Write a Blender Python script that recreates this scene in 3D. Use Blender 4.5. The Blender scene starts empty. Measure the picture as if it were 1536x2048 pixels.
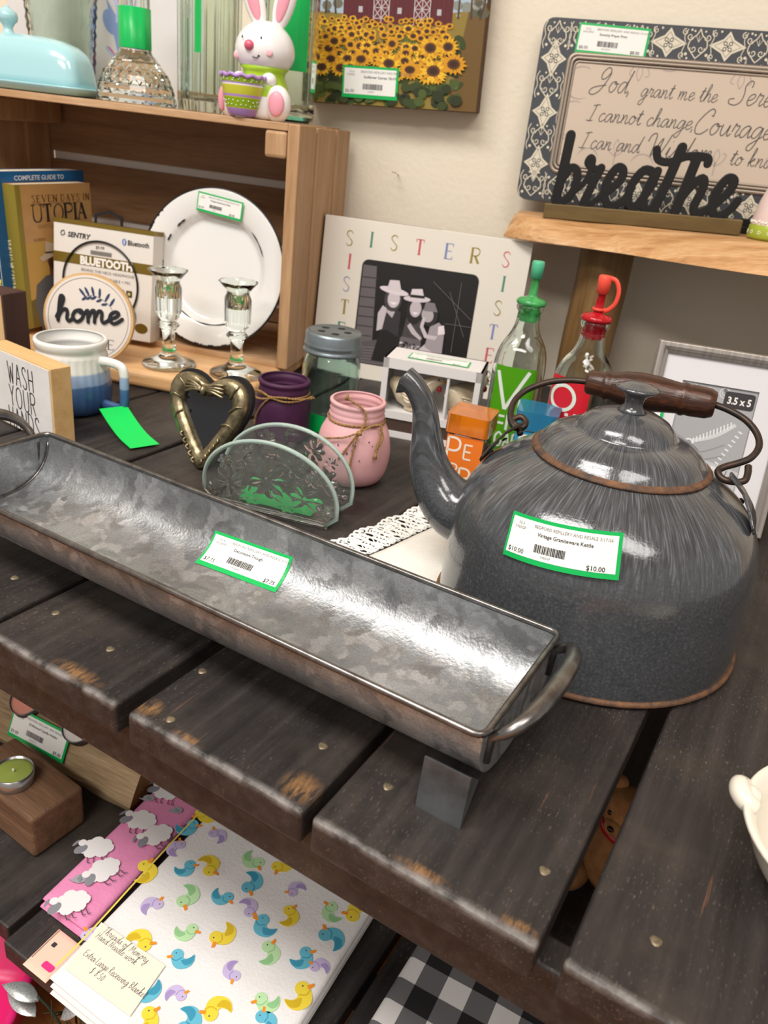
import bpy, math, random
from mathutils import Vector, Matrix, geometry, noise
random.seed(7)
SC = bpy.context.scene
COL = SC.collection
R = math.radians
# ---------------------------------------------------------------- camera
F_PX, PITCH, ROLL, YAW = 1585.0, R(25.7), R(6.85), R(-27.75)
CAM = Vector((0, 0, .345))
cd = bpy.data.cameras.new('camera'); cam = bpy.data.objects.new('camera', cd); COL.objects.link(cam)
fwd = Vector((math.sin(YAW)*math.cos(PITCH), math.cos(YAW)*math.cos(PITCH), -math.sin(PITCH)))
rt = Vector((math.cos(YAW), -math.sin(YAW), 0)); up = rt.cross(fwd)
r2 = rt*math.cos(ROLL)+up*math.sin(ROLL); u2 = -rt*math.sin(ROLL)+up*math.cos(ROLL)
mw = Matrix((r2, u2, -fwd)).transposed().to_4x4(); mw.translation = CAM
cam.matrix_world = mw
cd.sensor_fit = 'VERTICAL'; cd.sensor_height = 36; cd.lens = F_PX*36/2048
cd.clip_start = .02; cd.clip_end = 30
cd.dof.use_dof = True; cd.dof.focus_distance = .60; cd.dof.aperture_fstop = 11
SC.camera = cam
# ---------------------------------------------------------------- light
SC.view_settings.view_transform = 'Standard'; SC.view_settings.look = 'None'
SC.view_settings.gamma = 1; SC.view_settings.exposure = .20
w = bpy.data.worlds.new('shop_ambience'); SC.world = w; w.use_nodes = True
w.node_tree.nodes['Background'].inputs[0].default_value = (1, .95, .89, 1)
w.node_tree.nodes['Background'].inputs[1].default_value = .42
def area(name, loc, target, sx, sy, power, col=(1, .975, .935)):
    l = bpy.data.lights.new(name, 'AREA'); l.shape = 'RECTANGLE'; l.size = sx; l.size_y = sy
    l.energy = power; l.color = col
    o = bpy.data.objects.new(name, l); COL.objects.link(o); o.location = loc
    o.rotation_euler = (Vector(target)-Vector(loc)).to_track_quat('-Z', 'Y').to_euler()
    return o
CEIL = 1.95
area('ceiling_panel_light', (-.75, -.45, CEIL-.03), (-.75, -.45, 0), 1.2, .6, 38)
area('ceiling_panel_light', (.85, -.35, CEIL-.03), (.85, -.35, 0), 1.2, .6, 22)
area('ceiling_panel_light', (-.1, -1.7, CEIL-.03), (-.1, -1.7, 0), 1.2, .6, 34)
# ---------------------------------------------------------------- frame of the wall behind the table
WY = R(17)
XD = Vector((math.cos(WY), math.sin(WY), 0)); YD = Vector((-math.sin(WY), math.cos(WY), 0))
WO = Vector((-.7230, 1.1158, 0))
def W(s, t, z=0): return WO + XD*s - YD*t + Vector((0, 0, z))
# ---------------------------------------------------------------- materials
def lin(c):
    if isinstance(c, str):
        c = [int(c[i:i+2], 16)/255 for i in (0, 2, 4)]
        c = [x/12.92 if x <= .04045 else ((x+.055)/1.055)**2.4 for x in c]
    return (c[0], c[1], c[2], 1)
def nodes(m): return m.node_tree.nodes, m.node_tree.links
def mat(name, col, rough=.5, metal=0, trans=0, ior=1.45, coat=0, nz=None, bump=None, spec=None, sss=0):
    """nz=(scale, second colour, amount, stretch xyz) mottles the colour; bump=(scale, height)"""
    m = bpy.data.materials.new(name); m.use_nodes = True
    N, L = nodes(m); b = N['Principled BSDF']
    b.inputs['Base Color'].default_value = lin(col); b.inputs['Roughness'].default_value = rough
    b.inputs['Metallic'].default_value = metal; b.inputs['Transmission Weight'].default_value = trans
    b.inputs['IOR'].default_value = ior; b.inputs['Coat Weight'].default_value = coat
    b.inputs['Coat Roughness'].default_value = .06
    if spec is not None: b.inputs['Specular IOR Level'].default_value = spec
    if sss: b.inputs['Subsurface Weight'].default_value = sss; b.inputs['Subsurface Scale'].default_value = .01
    tc = None
    def coord(st):
        tc = N.new('ShaderNodeTexCoord'); mp = N.new('ShaderNodeMapping'); mp.inputs['Scale'].default_value = st
        L.new(tc.outputs['Object'], mp.inputs[0]); return mp
    if nz:
        mp = coord(nz[3] if len(nz) > 3 else (1, 1, 1)); n = N.new('ShaderNodeTexNoise')
        n.inputs['Scale'].default_value = nz[0]; n.inputs['Detail'].default_value = 6; n.inputs['Roughness'].default_value = .65
        L.new(mp.outputs[0], n.inputs[0])
        cr = N.new('ShaderNodeValToRGB'); cr.color_ramp.elements[0].position = .35; cr.color_ramp.elements[1].position = .68
        c2 = lin(nz[1]); c1 = lin(col); a = nz[2]
        cr.color_ramp.elements[0].color = c1
        cr.color_ramp.elements[1].color = tuple(c1[i]*(1-a)+c2[i]*a for i in range(3))+(1,)
        L.new(n.outputs[0], cr.inputs[0]); L.new(cr.outputs[0], b.inputs['Base Color'])
    if bump:
        mp = coord(bump[2] if len(bump) > 2 else (1, 1, 1)); n = N.new('ShaderNodeTexNoise'); n.inputs['Scale'].default_value = bump[0]; n.inputs['Detail'].default_value = 4
        L.new(mp.outputs[0], n.inputs[0]); bp = N.new('ShaderNodeBump'); bp.inputs['Strength'].default_value = bump[1]; bp.inputs['Distance'].default_value = .002
        L.new(n.outputs[0], bp.inputs['Height']); L.new(bp.outputs[0], b.inputs['Normal'])
    return m
MC = {}
def P(col, rough=.55):
    """plain printed or painted colour, cached"""
    k = (col, rough)
    if k not in MC: MC[k] = mat('ink_'+col, col, rough)
    return MC[k]
def ramp(N, pts, interp='LINEAR'):
    cr = N.new('ShaderNodeValToRGB'); cr.color_ramp.interpolation = interp
    e = cr.color_ramp.elements
    while len(e) < len(pts): e.new(.5)
    for i, (p, c) in enumerate(pts): e[i].position = p; e[i].color = lin(c)
    return cr
def wood(name, cols, scale=1, axis=0, rough=.55, ring=9, bump=.25):
    """grain running along the local axis: stretched noise driving a colour ramp"""
    m = bpy.data.materials.new(name); m.use_nodes = True; N, L = nodes(m); b = N['Principled BSDF']; b.inputs['Roughness'].default_value = rough
    tc = N.new('ShaderNodeTexCoord'); mp = N.new('ShaderNodeMapping'); s = [14*scale]*3; s[axis] = 1.1*scale; mp.inputs['Scale'].default_value = s
    L.new(tc.outputs['Object'], mp.inputs[0])
    n1 = N.new('ShaderNodeTexNoise'); n1.inputs['Scale'].default_value = ring*.35; n1.inputs['Detail'].default_value = 3; n1.inputs['Distortion'].default_value = .6
    n2 = N.new('ShaderNodeTexNoise'); n2.inputs['Scale'].default_value = ring*3; n2.inputs['Detail'].default_value = 8
    L.new(mp.outputs[0], n1.inputs[0]); L.new(mp.outputs[0], n2.inputs[0])
    mx = N.new('ShaderNodeMath'); mx.operation = 'MULTIPLY_ADD'; mx.inputs[1].default_value = .4
    L.new(n2.outputs[0], mx.inputs[0])
    m2 = N.new('ShaderNodeMath'); m2.operation = 'MULTIPLY'; m2.inputs[1].default_value = .6; L.new(n1.outputs[0], m2.inputs[0]); L.new(m2.outputs[0], mx.inputs[2])
    cr = ramp(N, [(.3+.4*i/(len(cols)-1), c) for i, c in enumerate(cols)]); L.new(mx.outputs[0], cr.inputs[0]); L.new(cr.outputs[0], b.inputs['Base Color'])
    bp = N.new('ShaderNodeBump'); bp.inputs['Strength'].default_value = bump; bp.inputs['Distance'].default_value = .001
    L.new(n2.outputs[0], bp.inputs['Height']); L.new(bp.outputs[0], b.inputs['Normal'])
    return m
def glass(name, col='ffffff', rough=.02, ior=1.45, bump=None): return mat(name, col, rough, 0, 1, ior, bump=bump)
# ---------------------------------------------------------------- mesh builder
class MB:
    def __init__(s, mat0=None): s.v = []; s.f = []; s.mats = []; s.M = Matrix(); s.fn = None; s.cur = mat0
    def mi(s, m):
        m = m or s.cur
        if m not in s.mats: s.mats.append(m)
        return s.mats.index(m)
    def add(s, vs, fs, m=None, smooth=False):
        o = len(s.v); k = s.mi(m)
        for p in vs:
            p = s.M @ Vector(p)
            s.v.append(s.fn(p) if s.fn else p)
        s.f += [(tuple(i+o for i in q), k, smooth) for q in fs]
        return s
    def box(s, x0, x1, y0, y1, z0, z1, m=None):
        vs = [(x, y, z) for z in (z0, z1) for y in (y0, y1) for x in (x0, x1)]
        return s.add(vs, [(0, 2, 3, 1), (4, 5, 7, 6), (0, 1, 5, 4), (2, 6, 7, 3), (0, 4, 6, 2), (1, 3, 7, 5)], m)
    def lathe(s, prof, m=None, seg=40, rf=None, smooth=True, mats=None):
        """prof: list of (r, z). rf(angle, i, r) changes the radius. mats: material per profile segment"""
        n = len(prof); vs = []; ring = []
        for i, (r, z) in enumerate(prof):
            if r < 1e-6: ring.append([len(vs)]); vs.append((0, 0, z))
            else:
                ring.append(list(range(len(vs), len(vs)+seg)))
                for k in range(seg):
                    a = 2*math.pi*k/seg; q = rf(a, i, r) if rf else r
                    vs.append((q*math.cos(a), q*math.sin(a), z))
        groups = {}
        for i in range(n-1):
            A, B = ring[i], ring[i+1]; fs = groups.setdefault(i if mats else 0, [])
            for k in range(seg):
                k2 = (k+1) % seg
                if len(A) == 1 and len(B) == 1: continue
                if len(A) == 1: fs.append((A[0], B[k2], B[k]))
                elif len(B) == 1: fs.append((A[k], A[k2], B[0]))
                else: fs.append((A[k], A[k2], B[k2], B[k]))
        o = len(s.v)
        s.add(vs, [], m)
        for i, fs in groups.items():
            k = s.mi(mats[i] if mats else m)
            s.f += [(tuple(j+o for j in q), k, smooth) for q in fs]
        return s
    def tube(s, pts, rad, m=None, seg=8, closed=False, sub=0, smooth=True, flat=1.0):
        pts = [Vector(p) for p in pts]
        if sub:
            pts = spline(pts, sub, closed)
            if isinstance(rad, (list, tuple)):
                n0 = len(rad)-1; nn = len(pts)-1
                rad = [rad[min(int(i*n0/nn), n0-1)]*(1-(i*n0/nn-min(int(i*n0/nn), n0-1)))+rad[min(int(i*n0/nn), n0-1)+1]*(i*n0/nn-min(int(i*n0/nn), n0-1)) for i in range(nn+1)]
        n = len(pts); vs = []; up = None
        for i in range(n):
            t = (pts[(i+1) % n]-pts[i-1]) if closed else (pts[min(i+1, n-1)]-pts[max(i-1, 0)])
            t = t.normalized() if t.length > 1e-9 else Vector((0, 0, 1))
            if up is None: up = Vector((0, 0, 1)) if abs(t.z) < .9 else Vector((0, 1, 0))
            up = (up-t*up.dot(t)).normalized(); sd = t.cross(up); r = rad[i] if isinstance(rad, (list, tuple)) else rad
            for k in range(seg):
                a = 2*math.pi*k/seg; vs.append(pts[i]+sd*(r*math.cos(a))+up*(r*flat*math.sin(a)))
        fs = []
        for i in range(n if closed else n-1):
            j = (i+1) % n
            for k in range(seg): k2 = (k+1) % seg; fs.append((i*seg+k, j*seg+k, j*seg+k2, i*seg+k2))
        if not closed: fs += [tuple(range(seg)), tuple((n-1)*seg+k for k in reversed(range(seg)))]
        return s.add(vs, fs, m, smooth)
    def prism(s, poly, y0, y1, m=None, side=None, smooth=False):
        """outline in XZ extruded from y0 (front, facing -Y) to y1"""
        poly = list(poly); n = len(poly); tri = geometry.tessellate_polygon([[Vector((p[0], p[1], 0)) for p in poly]])
        vs = [(p[0], y0, p[1]) for p in poly]+[(p[0], y1, p[1]) for p in poly]
        s.add(vs, [t for t in tri]+[tuple(i+n for i in reversed(t)) for t in tri], m)
        vs2 = vs; s.add(vs2, [(i, (i+1) % n, (i+1) % n+n, i+n) for i in range(n)], side or m, smooth)
        return s
    def flat(s, poly, y, m=None):
        poly = list(poly); tri = geometry.tessellate_polygon([[Vector((p[0], p[1], 0)) for p in poly]])
        return s.add([(p[0], y, p[1]) for p in poly], [t for t in tri], m)
    def disc(s, cx, cz, r, y, m=None, seg=14, rz=None, rot=0):
        c, d = math.cos(rot), math.sin(rot); rz = rz or r
        pts = []
        for k in range(seg):
            a = 2*math.pi*k/seg; x, z = r*math.cos(a), rz*math.sin(a); pts.append((cx+x*c-z*d, y, cz+x*d+z*c))
        return s.add(pts, [tuple(range(seg))], m)
    def line(s, pts, wd, y, m=None, sub=0, closed=False, th=0, taper=None):
        """ribbon following pts in XZ; th>0 gives it thickness towards +Y; taper=[w0..wn] multiplies the width"""
        P2 = [Vector((p[0], p[1], 0)) for p in pts]
        if sub: P2 = spline(P2, sub, closed)
        n = len(P2); Lf, Rt = [], []
        for i in range(n):
            t = (P2[(i+1) % n]-P2[i-1]) if closed else (P2[min(i+1, n-1)]-P2[max(i-1, 0)])
            t = t.normalized() if t.length > 1e-9 else Vector((1, 0, 0)); nn = Vector((-t.y, t.x, 0)); q = wd/2
            if taper:
                u = i/(n-1)*(len(taper)-1); k = min(int(u), len(taper)-2); q *= taper[k]*(1-u+k)+taper[k+1]*(u-k)
            Lf.append(P2[i]+nn*q); Rt.append(P2[i]-nn*q)
        if not th:
            vs = [(p.x, y, p.y) for p in Lf+Rt]
            return s.add(vs, [(i, (i+1) % n, (i+1) % n+n, i+n) for i in range(n if closed else n-1)], m)
        vs = [(p.x, y, p.y) for p in Lf+Rt]+[(p.x, y+th, p.y) for p in Lf+Rt]; fs = []
        for i in range(n-1):
            fs += [(i, i+1, i+1+n, i+n), (i+2*n, i+3*n, i+1+3*n, i+1+2*n), (i, i+2*n, i+1+2*n, i+1), (i+n, i+1+n, i+1+3*n, i+3*n)]
        fs += [(0, n, 3*n, 2*n), (n-1, 3*n-1, 4*n-1, 2*n-1)]
        s.add(vs, fs, m)
        for p in (P2[0], P2[-1]):
            s.prism([(p.x+wd/2*math.cos(a*.5236), p.y+wd/2*math.sin(a*.5236)) for a in range(12)], y, y+th, m)
        return s
    def text(s, body, x, z, size, y, m=None, align='LEFT', bold=0, shear=0, sx=1.0, rot=0):
        vs, fs, wd = text_mesh(body, bold, shear)
        off = {'LEFT': 0, 'CENTER': -wd/2, 'RIGHT': -wd}[align]; c, d = math.cos(rot), math.sin(rot); k = size
        q = [((p[0]+off)*k*sx, p[1]*k) for p in vs]
        return s.add([(x+a*c-b*d, y, z+a*d+b*c) for a, b in q], fs, m)
    def write(s, body, x, z, size, y, wd, m=None, font=None, th=0, slant=0, sx=1.0, rot=0, gap=.25, sub=4, align='LEFT', taper=None):
        """stroke lettering: every glyph is a set of pen strokes"""
        font = font or SCRIPT; cx = 0; c, d = math.cos(rot), math.sin(rot); out = []
        for ch in body:
            if ch == ' ': cx += .8; continue
            adv, strokes = font[ch]
            for st in strokes: out.append([((p[0]+cx+p[1]*slant), p[1], len(st) > 2) for p in st])
            cx += adv+gap
        off = {'LEFT': 0, 'CENTER': -(cx-gap)/2, 'RIGHT': -(cx-gap)}[align]
        for st in out:
            pts = [((a+off)*size*sx, b*size) for a, b, _ in st]
            pts = [(x+a*c-b*d, z+a*d+b*c) for a, b in pts]
            s.line(pts, wd, y, m, sub=sub if len(st) > 2 and font is not None and sub else 0, th=th, taper=taper)
        return s
    def build(s, name, parent=None, smooth=None, bevel=0, seg=2, sub=0, solid=0, weld=False, remesh=0):
        me = bpy.data.meshes.new(name); me.from_pydata([tuple(p) for p in s.v], [], [q[0] for q in s.f])
        for m in s.mats: me.materials.append(m)
        me.polygons.foreach_set('material_index', [q[1] for q in s.f])
        me.polygons.foreach_set('use_smooth', [bool(q[2]) if smooth is None else smooth for q in s.f])
        me.update()
        o = bpy.data.objects.new(name, me); COL.objects.link(o)
        if parent: o.parent = parent
        if weld:
            import bmesh
            bm = bmesh.new(); bm.from_mesh(me); bmesh.ops.remove_doubles(bm, verts=bm.verts, dist=1e-6); bmesh.ops.recalc_face_normals(bm, faces=bm.faces); bm.to_mesh(me); bm.free()
        if remesh:
            md = o.modifiers.new('fuse', 'REMESH'); md.mode = 'VOXEL'; md.voxel_size = remesh; md.use_smooth_shade = True
        if solid:
            md = o.modifiers.new('thick', 'SOLIDIFY'); md.thickness = solid; md.offset = 0
        if bevel:
            md = o.modifiers.new('edge', 'BEVEL'); md.width = bevel; md.segments = seg; md.limit_method = 'ANGLE'; md.angle_limit = R(40)
        if sub:
            md = o.modifiers.new('sub', 'SUBSURF'); md.levels = sub; md.render_levels = sub
        return o
def spline(pts, sub, closed=False):
    n = len(pts); out = []
    for i in range(n if closed else n-1):
        p0 = pts[i-1] if (closed or i > 0) else pts[i]; p1 = pts[i]; p2 = pts[(i+1) % n]; p3 = pts[(i+2) % n] if (closed or i+2 < n) else p2
        for k in range(sub):
            t = k/sub; out.append(.5*((2*p1)+(p2-p0)*t+(2*p0-5*p1+4*p2-p3)*t*t+(3*p1-p0-3*p2+p3)*t**3))
    if not closed: out.append(pts[-1])
    return out
TXT = {}
def text_mesh(body, bold, shear):
    k = (body, bold, shear)
    if k not in TXT:
        cu = bpy.data.curves.new('lettering', 'FONT'); cu.body = body; cu.resolution_u = 2; cu.offset = bold; cu.shear = shear; cu.fill_mode = 'FRONT'
        ob = bpy.data.objects.new('lettering', cu); me = ob.to_mesh()
        vs = [(v.co.x, v.co.y) for v in me.vertices]; fs = [tuple(p.vertices) for p in me.polygons]
        ob.to_mesh_clear(); bpy.data.objects.remove(ob); bpy.data.curves.remove(cu)
        wd = max([v[0] for v in vs] or [0]); TXT[k] = (vs, fs, wd)
    return TXT[k]
def tag(o, label, cat=None, group=None, kind=None):
    if label: o['label'] = label
    if cat: o['category'] = cat
    if group: o['group'] = group
    if kind: o['kind'] = kind
    return o
def thing(name, label, cat, loc, yaw=0, lean=0, roll=0, group=None):
    o = bpy.data.objects.new(name, None); COL.objects.link(o); o.empty_display_size = .02
    o.location = loc; o.rotation_euler = (-lean, -roll, yaw); return tag(o, label, cat, group)
def circ(r, n=32, cx=0, cz=0, rz=None): return [(cx+r*math.cos(2*math.pi*k/n), cz+(rz or r)*math.sin(2*math.pi*k/n)) for k in range(n)]
def rrect(w, h, r, cx=0, cz=0, n=5):
    out = []
    for sx, sz, a0 in ((1, 1, 0), (-1, 1, 90), (-1, -1, 180), (1, -1, 270)):
        for k in range(n+1):
            a = R(a0+90*k/n); out.append((cx+sx*(w/2-r)+r*math.cos(a), cz+sz*(h/2-r)+r*math.sin(a)))
    return out
def arc(cx, cz, r, a0, a1, n=12, rz=None): return [(cx+r*math.cos(R(a0+(a1-a0)*k/n)), cz+(rz or r)*math.sin(R(a0+(a1-a0)*k/n))) for k in range(n+1)]
# ---------------------------------------------------------------- pen-stroke alphabets (x-height 1)
SCRIPT = {
 'a': (1.15, [[(.95, .85), (.6, 1), (.2, .75), (.05, .3), (.25, 0), (.6, .2), (.95, .9), (.9, .3), (1.02, .02), (1.3, .25)]]),
 'b': (1.0, [[(.1, .4), (.35, 1.2), (.4, 1.9), (.2, 2.1), (.12, 1.6), (.12, .3), (.35, 0), (.75, .25), (.8, .7), (.55, .95), (.3, .75)], ]),
 'c': (.85, [[(.8, .8), (.55, 1), (.2, .75), (.08, .35), (.3, 0), (.65, .08), (1.0, .35)]]),
 'd': (1.15, [[(.9, .85), (.55, 1), (.2, .75), (.05, .3), (.25, 0), (.6, .2), (1.0, 1.2), (1.2, 2.0), (1.0, 1.1), (.92, .25), (1.05, .02), (1.3, .25)]]),
 'e': (.85, [[(.05, .4), (.45, .5), (.75, .8), (.55, 1), (.2, .8), (.08, .35), (.3, 0), (.65, .1), (1.0, .4)]]),
 'f': (.8, [[(.1, .4), (.55, 1.4), (.75, 1.95), (.6, 2.05), (.45, 1.4), (.3, .1), (.1, -.9), (-.1, -.95)], [(.1, .95), (.75, 1.0)]]),
 'g': (1.1, [[(.9, .85), (.55, 1), (.2, .75), (.05, .3), (.25, .02), (.6, .2), (.95, .95), (.8, -.2), (.5, -.95), (.1, -.95), (.1, -.6), (.6, -.2), (1.2, .25)]]),
 'h': (1.1, [[(0, .3), (.4, 1.3), (.55, 1.9), (.38, 2.1), (.25, 1.5), (.1, 0)], [(.12, .3), (.4, .85), (.7, 1), (.8, .7), (.75, .2), (.9, 0), (1.2, .25)]]),
 'i': (.5, [[(.05, .3), (.3, 1), (.2, .3), (.32, 0), (.6, .25)], [(.4, 1.45), (.44, 1.5)]]),
 'k': (1.0, [[(0, .3), (.4, 1.4), (.5, 2), (.3, 2), (.1, 0)], [(.15, .4), (.6, .95), (.75, .8), (.3, .5), (.65, .05), (1.05, .25)]]),
 'l': (.5, [[(.05, .3), (.4, 1.4), (.45, 2), (.25, 1.9), (.15, .4), (.3, 0), (.6, .25)]]),
 'm': (1.65, [[(.05, .9), (.15, .95), (.15, 0)], [(.15, .3), (.45, .95), (.65, .9), (.62, 0)], [(.65, .35), (.95, .97), (1.18, .85), (1.15, .25), (1.3, 0), (1.65, .25)]]),
 'n': (1.1, [[(.05, .9), (.18, .95), (.12, 0)], [(.15, .3), (.5, .95), (.75, .85), (.7, .25), (.85, 0), (1.2, .25)]]),
 'o': (1.0, [[(.6, .98), (.25, .85), (.06, .4), (.3, 0), (.65, .15), (.85, .6), (.65, .97), (.6, .75), (1.1, .8)]]),
 'r': (.8, [[(.05, .4), (.2, 1.1), (.35, .9), (.6, .95), (.65, .75), (.5, .3), (.6, .02), (.9, .25)]]),
 's': (.75, [[(.0, .15), (.35, .7), (.5, 1.05), (.6, .5), (.5, .05), (.15, .0), (.1, .15)], [(.5, .05), (.85, .3)]]),
 't': (.7, [[(.05, .4), (.35, 1.2), (.48, 1.7), (.3, .6), (.3, .1), (.5, 0), (.8, .25)], [(.05, 1.2), (.75, 1.28)]]),
 'u': (1.1, [[(.1, .95), (.08, .3), (.3, 0), (.6, .25), (.85, .95), (.8, .3), (.92, 0), (1.2, .25)]]),
 'w': (1.4, [[(.1, .95), (.08, .3), (.3, 0), (.6, .3), (.7, .9), (.68, .3), (.9, 0), (1.2, .4), (1.25, .95), (1.5, .85)]]),
 'y': (1.1, [[(.1, .95), (.08, .35), (.3, .05), (.6, .25), (.9, .95), (.75, -.2), (.45, -.95), (.1, -.95), (.1, -.6), (.6, -.2), (1.2, .25)]]),
 'G': (1.5, [[(1.3, 1.6), (1.2, 2.0), (.8, 2.1), (.35, 1.6), (.45, 1.1), (.9, 1.2), (1.35, 1.7), (1.1, .9), (.6, .05), (0, -.3), (-.5, -.2), (-.4, .2), (.3, .45), (1.2, .6)]]),
 'I': (.8, [[(.3, 1.75), (1.0, 1.9), (1.3, 1.85)], [(.8, 1.85), (.6, .8), (.4, 0)], [(-.1, .05), (.4, -.03), (.85, .08)]]),
 'C': (1.6, [[(1.5, 1.5), (1.5, 1.95), (1.1, 2.1), (.5, 1.5), (.1, .7), (.3, .05), (.9, 0), (1.5, .45)], [(1.5, 1.5), (1.3, 1.6)]]),
 'W': (2.0, [[(-.3, 1.3), (-.1, 1.9), (.4, 2.0), (.5, 1.2), (.5, 0), (.9, 1.0), (1.3, 1.7), (1.25, .8), (1.3, 0), (1.8, 1.1), (2.1, 2.1)]]),
 'S': (1.4, [[(1.5, 1.5), (1.5, 1.95), (1.1, 2.05), (.8, 1.6), (.95, 1.0), (.9, .3), (.4, -.05), (-.3, .05), (-.4, .4), (.1, .5)]]),
 'T': (1.1, [[(.0, 1.7), (.6, 1.9), (1.3, 1.85)], [(.7, 1.85), (.55, .8), (.4, 0)]]),
 'M': (1.5, [[(0, 0), (.3, 1.8), (.7, .5), (1.2, 1.8), (1.4, 0)]]), 'N': (1.2, [[(0, 0), (.2, 1.7), (.8, .1), (1.1, 1.8)]]),
 'H': (1.2, [[(.1, 1.7), (0, 0)], [(1, 1.7), (.9, 0)], [(0, .9), (1, .95)]]), 'E': (1.0, [[(.9, 1.7), (.1, 1.6), (.1, .9), (.7, .95)], [(.1, .9), (.1, 0), (.9, .1)]]),
 'L': (.9, [[(.2, 1.8), (.1, .1), (.9, .1)]]), 'R': (1.0, [[(.1, 0), (.2, 1.8), (.8, 1.5), (.2, .9), (.9, 0)]]), 'B': (1.0, [[(.1, 0), (.2, 1.8), (.8, 1.4), (.2, .9), (.9, .5), (.1, 0)]]),
 'A': (1.2, [[(0, 0), (.6, 1.8), (1.1, 0)], [(.2, .7), (.9, .7)]]), 'x': (.9, [[(.05, .9), (.8, .05)], [(.8, .95), (.05, 0)]]), 'v': (.9, [[(.05, .95), (.35, 0), (.85, .95)]]),
 'z': (.8, [[(.05, .9), (.7, .9), (.05, .05), (.8, .05)]]), 'p': (1, [[(.2, 1), (0, -1)], [(.1, .7), (.6, 1), (.8, .5), (.5, 0), (.1, .2)]]),
 ',': (.4, [[(.15, .1), (.05, -.3)]]), '.': (.3, [[(.1, 0), (.16, .06)]]), '-': (.6, [[(.05, .5), (.5, .5)]]), '$': (.9, [[(.8, 1.4), (.3, 1.5), (.3, .9), (.7, .6), (.5, .1), (0, .2)], [(.5, 1.8), (.35, -.2)]]),
 '8': (.8, [[(.6, 1.5), (.2, 1.3), (.6, .6), (.2, .05), (.1, .5), (.6, 1.5)]]), '5': (.8, [[(.7, 1.6), (.2, 1.6), (.15, .9), (.65, .8), (.5, .05), (0, .1)]]), '0': (.8, [[(.4, 1.6), (.1, .8), (.35, 0), (.7, .8), (.4, 1.6)]]),
}
# upright capitals, height 1
CAPS = {
 'W': (.62, [[(0, 1), (.16, 0)], [(.16, 0), (.31, .8)], [(.31, .8), (.46, 0)], [(.46, 0), (.62, 1)]]), 'A': (.5, [[(0, 0), (.25, 1)], [(.25, 1), (.5, 0)], [(.09, .36), (.41, .36)]]),
 'S': (.42, [[(.42, .82), (.3, .98), (.1, .95), (.02, .75), (.2, .52), (.4, .3), (.34, .05), (.14, 0), (0, .16)]]), 'H': (.45, [[(0, 0), (0, 1)], [(.45, 0), (.45, 1)], [(0, .52), (.45, .52)]]),
 'Y': (.5, [[(0, 1), (.25, .5)], [(.5, 1), (.25, .5)], [(.25, .5), (.25, 0)]]), 'O': (.6, [[(.3, 1), (.08, .85), (0, .5), (.08, .15), (.3, 0), (.52, .15), (.6, .5), (.52, .85), (.3, 1)]]),
 'U': (.5, [[(0, 1), (0, .3), (.1, .05), (.25, 0), (.4, .05), (.5, .3), (.5, 1)]]), 'R': (.48, [[(0, 0), (0, 1)], [(0, 1), (.3, 1), (.46, .88), (.46, .65), (.3, .5), (0, .5)], [(.2, .5), (.48, 0)]]),
 'N': (.5, [[(0, 0), (0, 1)], [(0, 1), (.5, 0)], [(.5, 0), (.5, 1)]]), 'D': (.5, [[(0, 0), (0, 1)], [(0, 1), (.25, 1), (.48, .75), (.48, .25), (.25, 0), (0, 0)]]),
 'P': (.48, [[(0, 0), (0, 1)], [(0, 1), (.3, 1), (.47, .88), (.47, .62), (.3, .48), (0, .48)]]), 'E': (.42, [[(0, 0), (0, 1)], [(0, 1), (.42, 1)], [(0, .52), (.36, .52)], [(0, 0), (.42, 0)]]),
 'V': (.6, [[(0, 1), (.3, 0)], [(.3, 0), (.6, 1)]]), 'I': (.06, [[(.03, 0), (.03, 1)]]), 'T': (.5, [[(0, 1), (.5, 1)], [(.25, 1), (.25, 0)]]), 'L': (.4, [[(0, 1), (0, 0)], [(0, 0), (.4, 0)]]),
 'G': (.55, [[(.52, .8), (.3, 1), (.06, .8), (0, .5), (.08, .15), (.3, 0), (.5, .12), (.54, .45)], [(.54, .45), (.3, .45)]]), 'i': (.08, [[(.04, 0), (.04, .62)], [(.04, .78), (.04, .86)]]), 'l': (.08, [[(.04, 0), (.04, 1)]]),
 'M': (.65, [[(0, 0), (0, 1)], [(0, 1), (.32, .2)], [(.32, .2), (.65, 1)], [(.65, 1), (.65, 0)]]),
}
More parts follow.
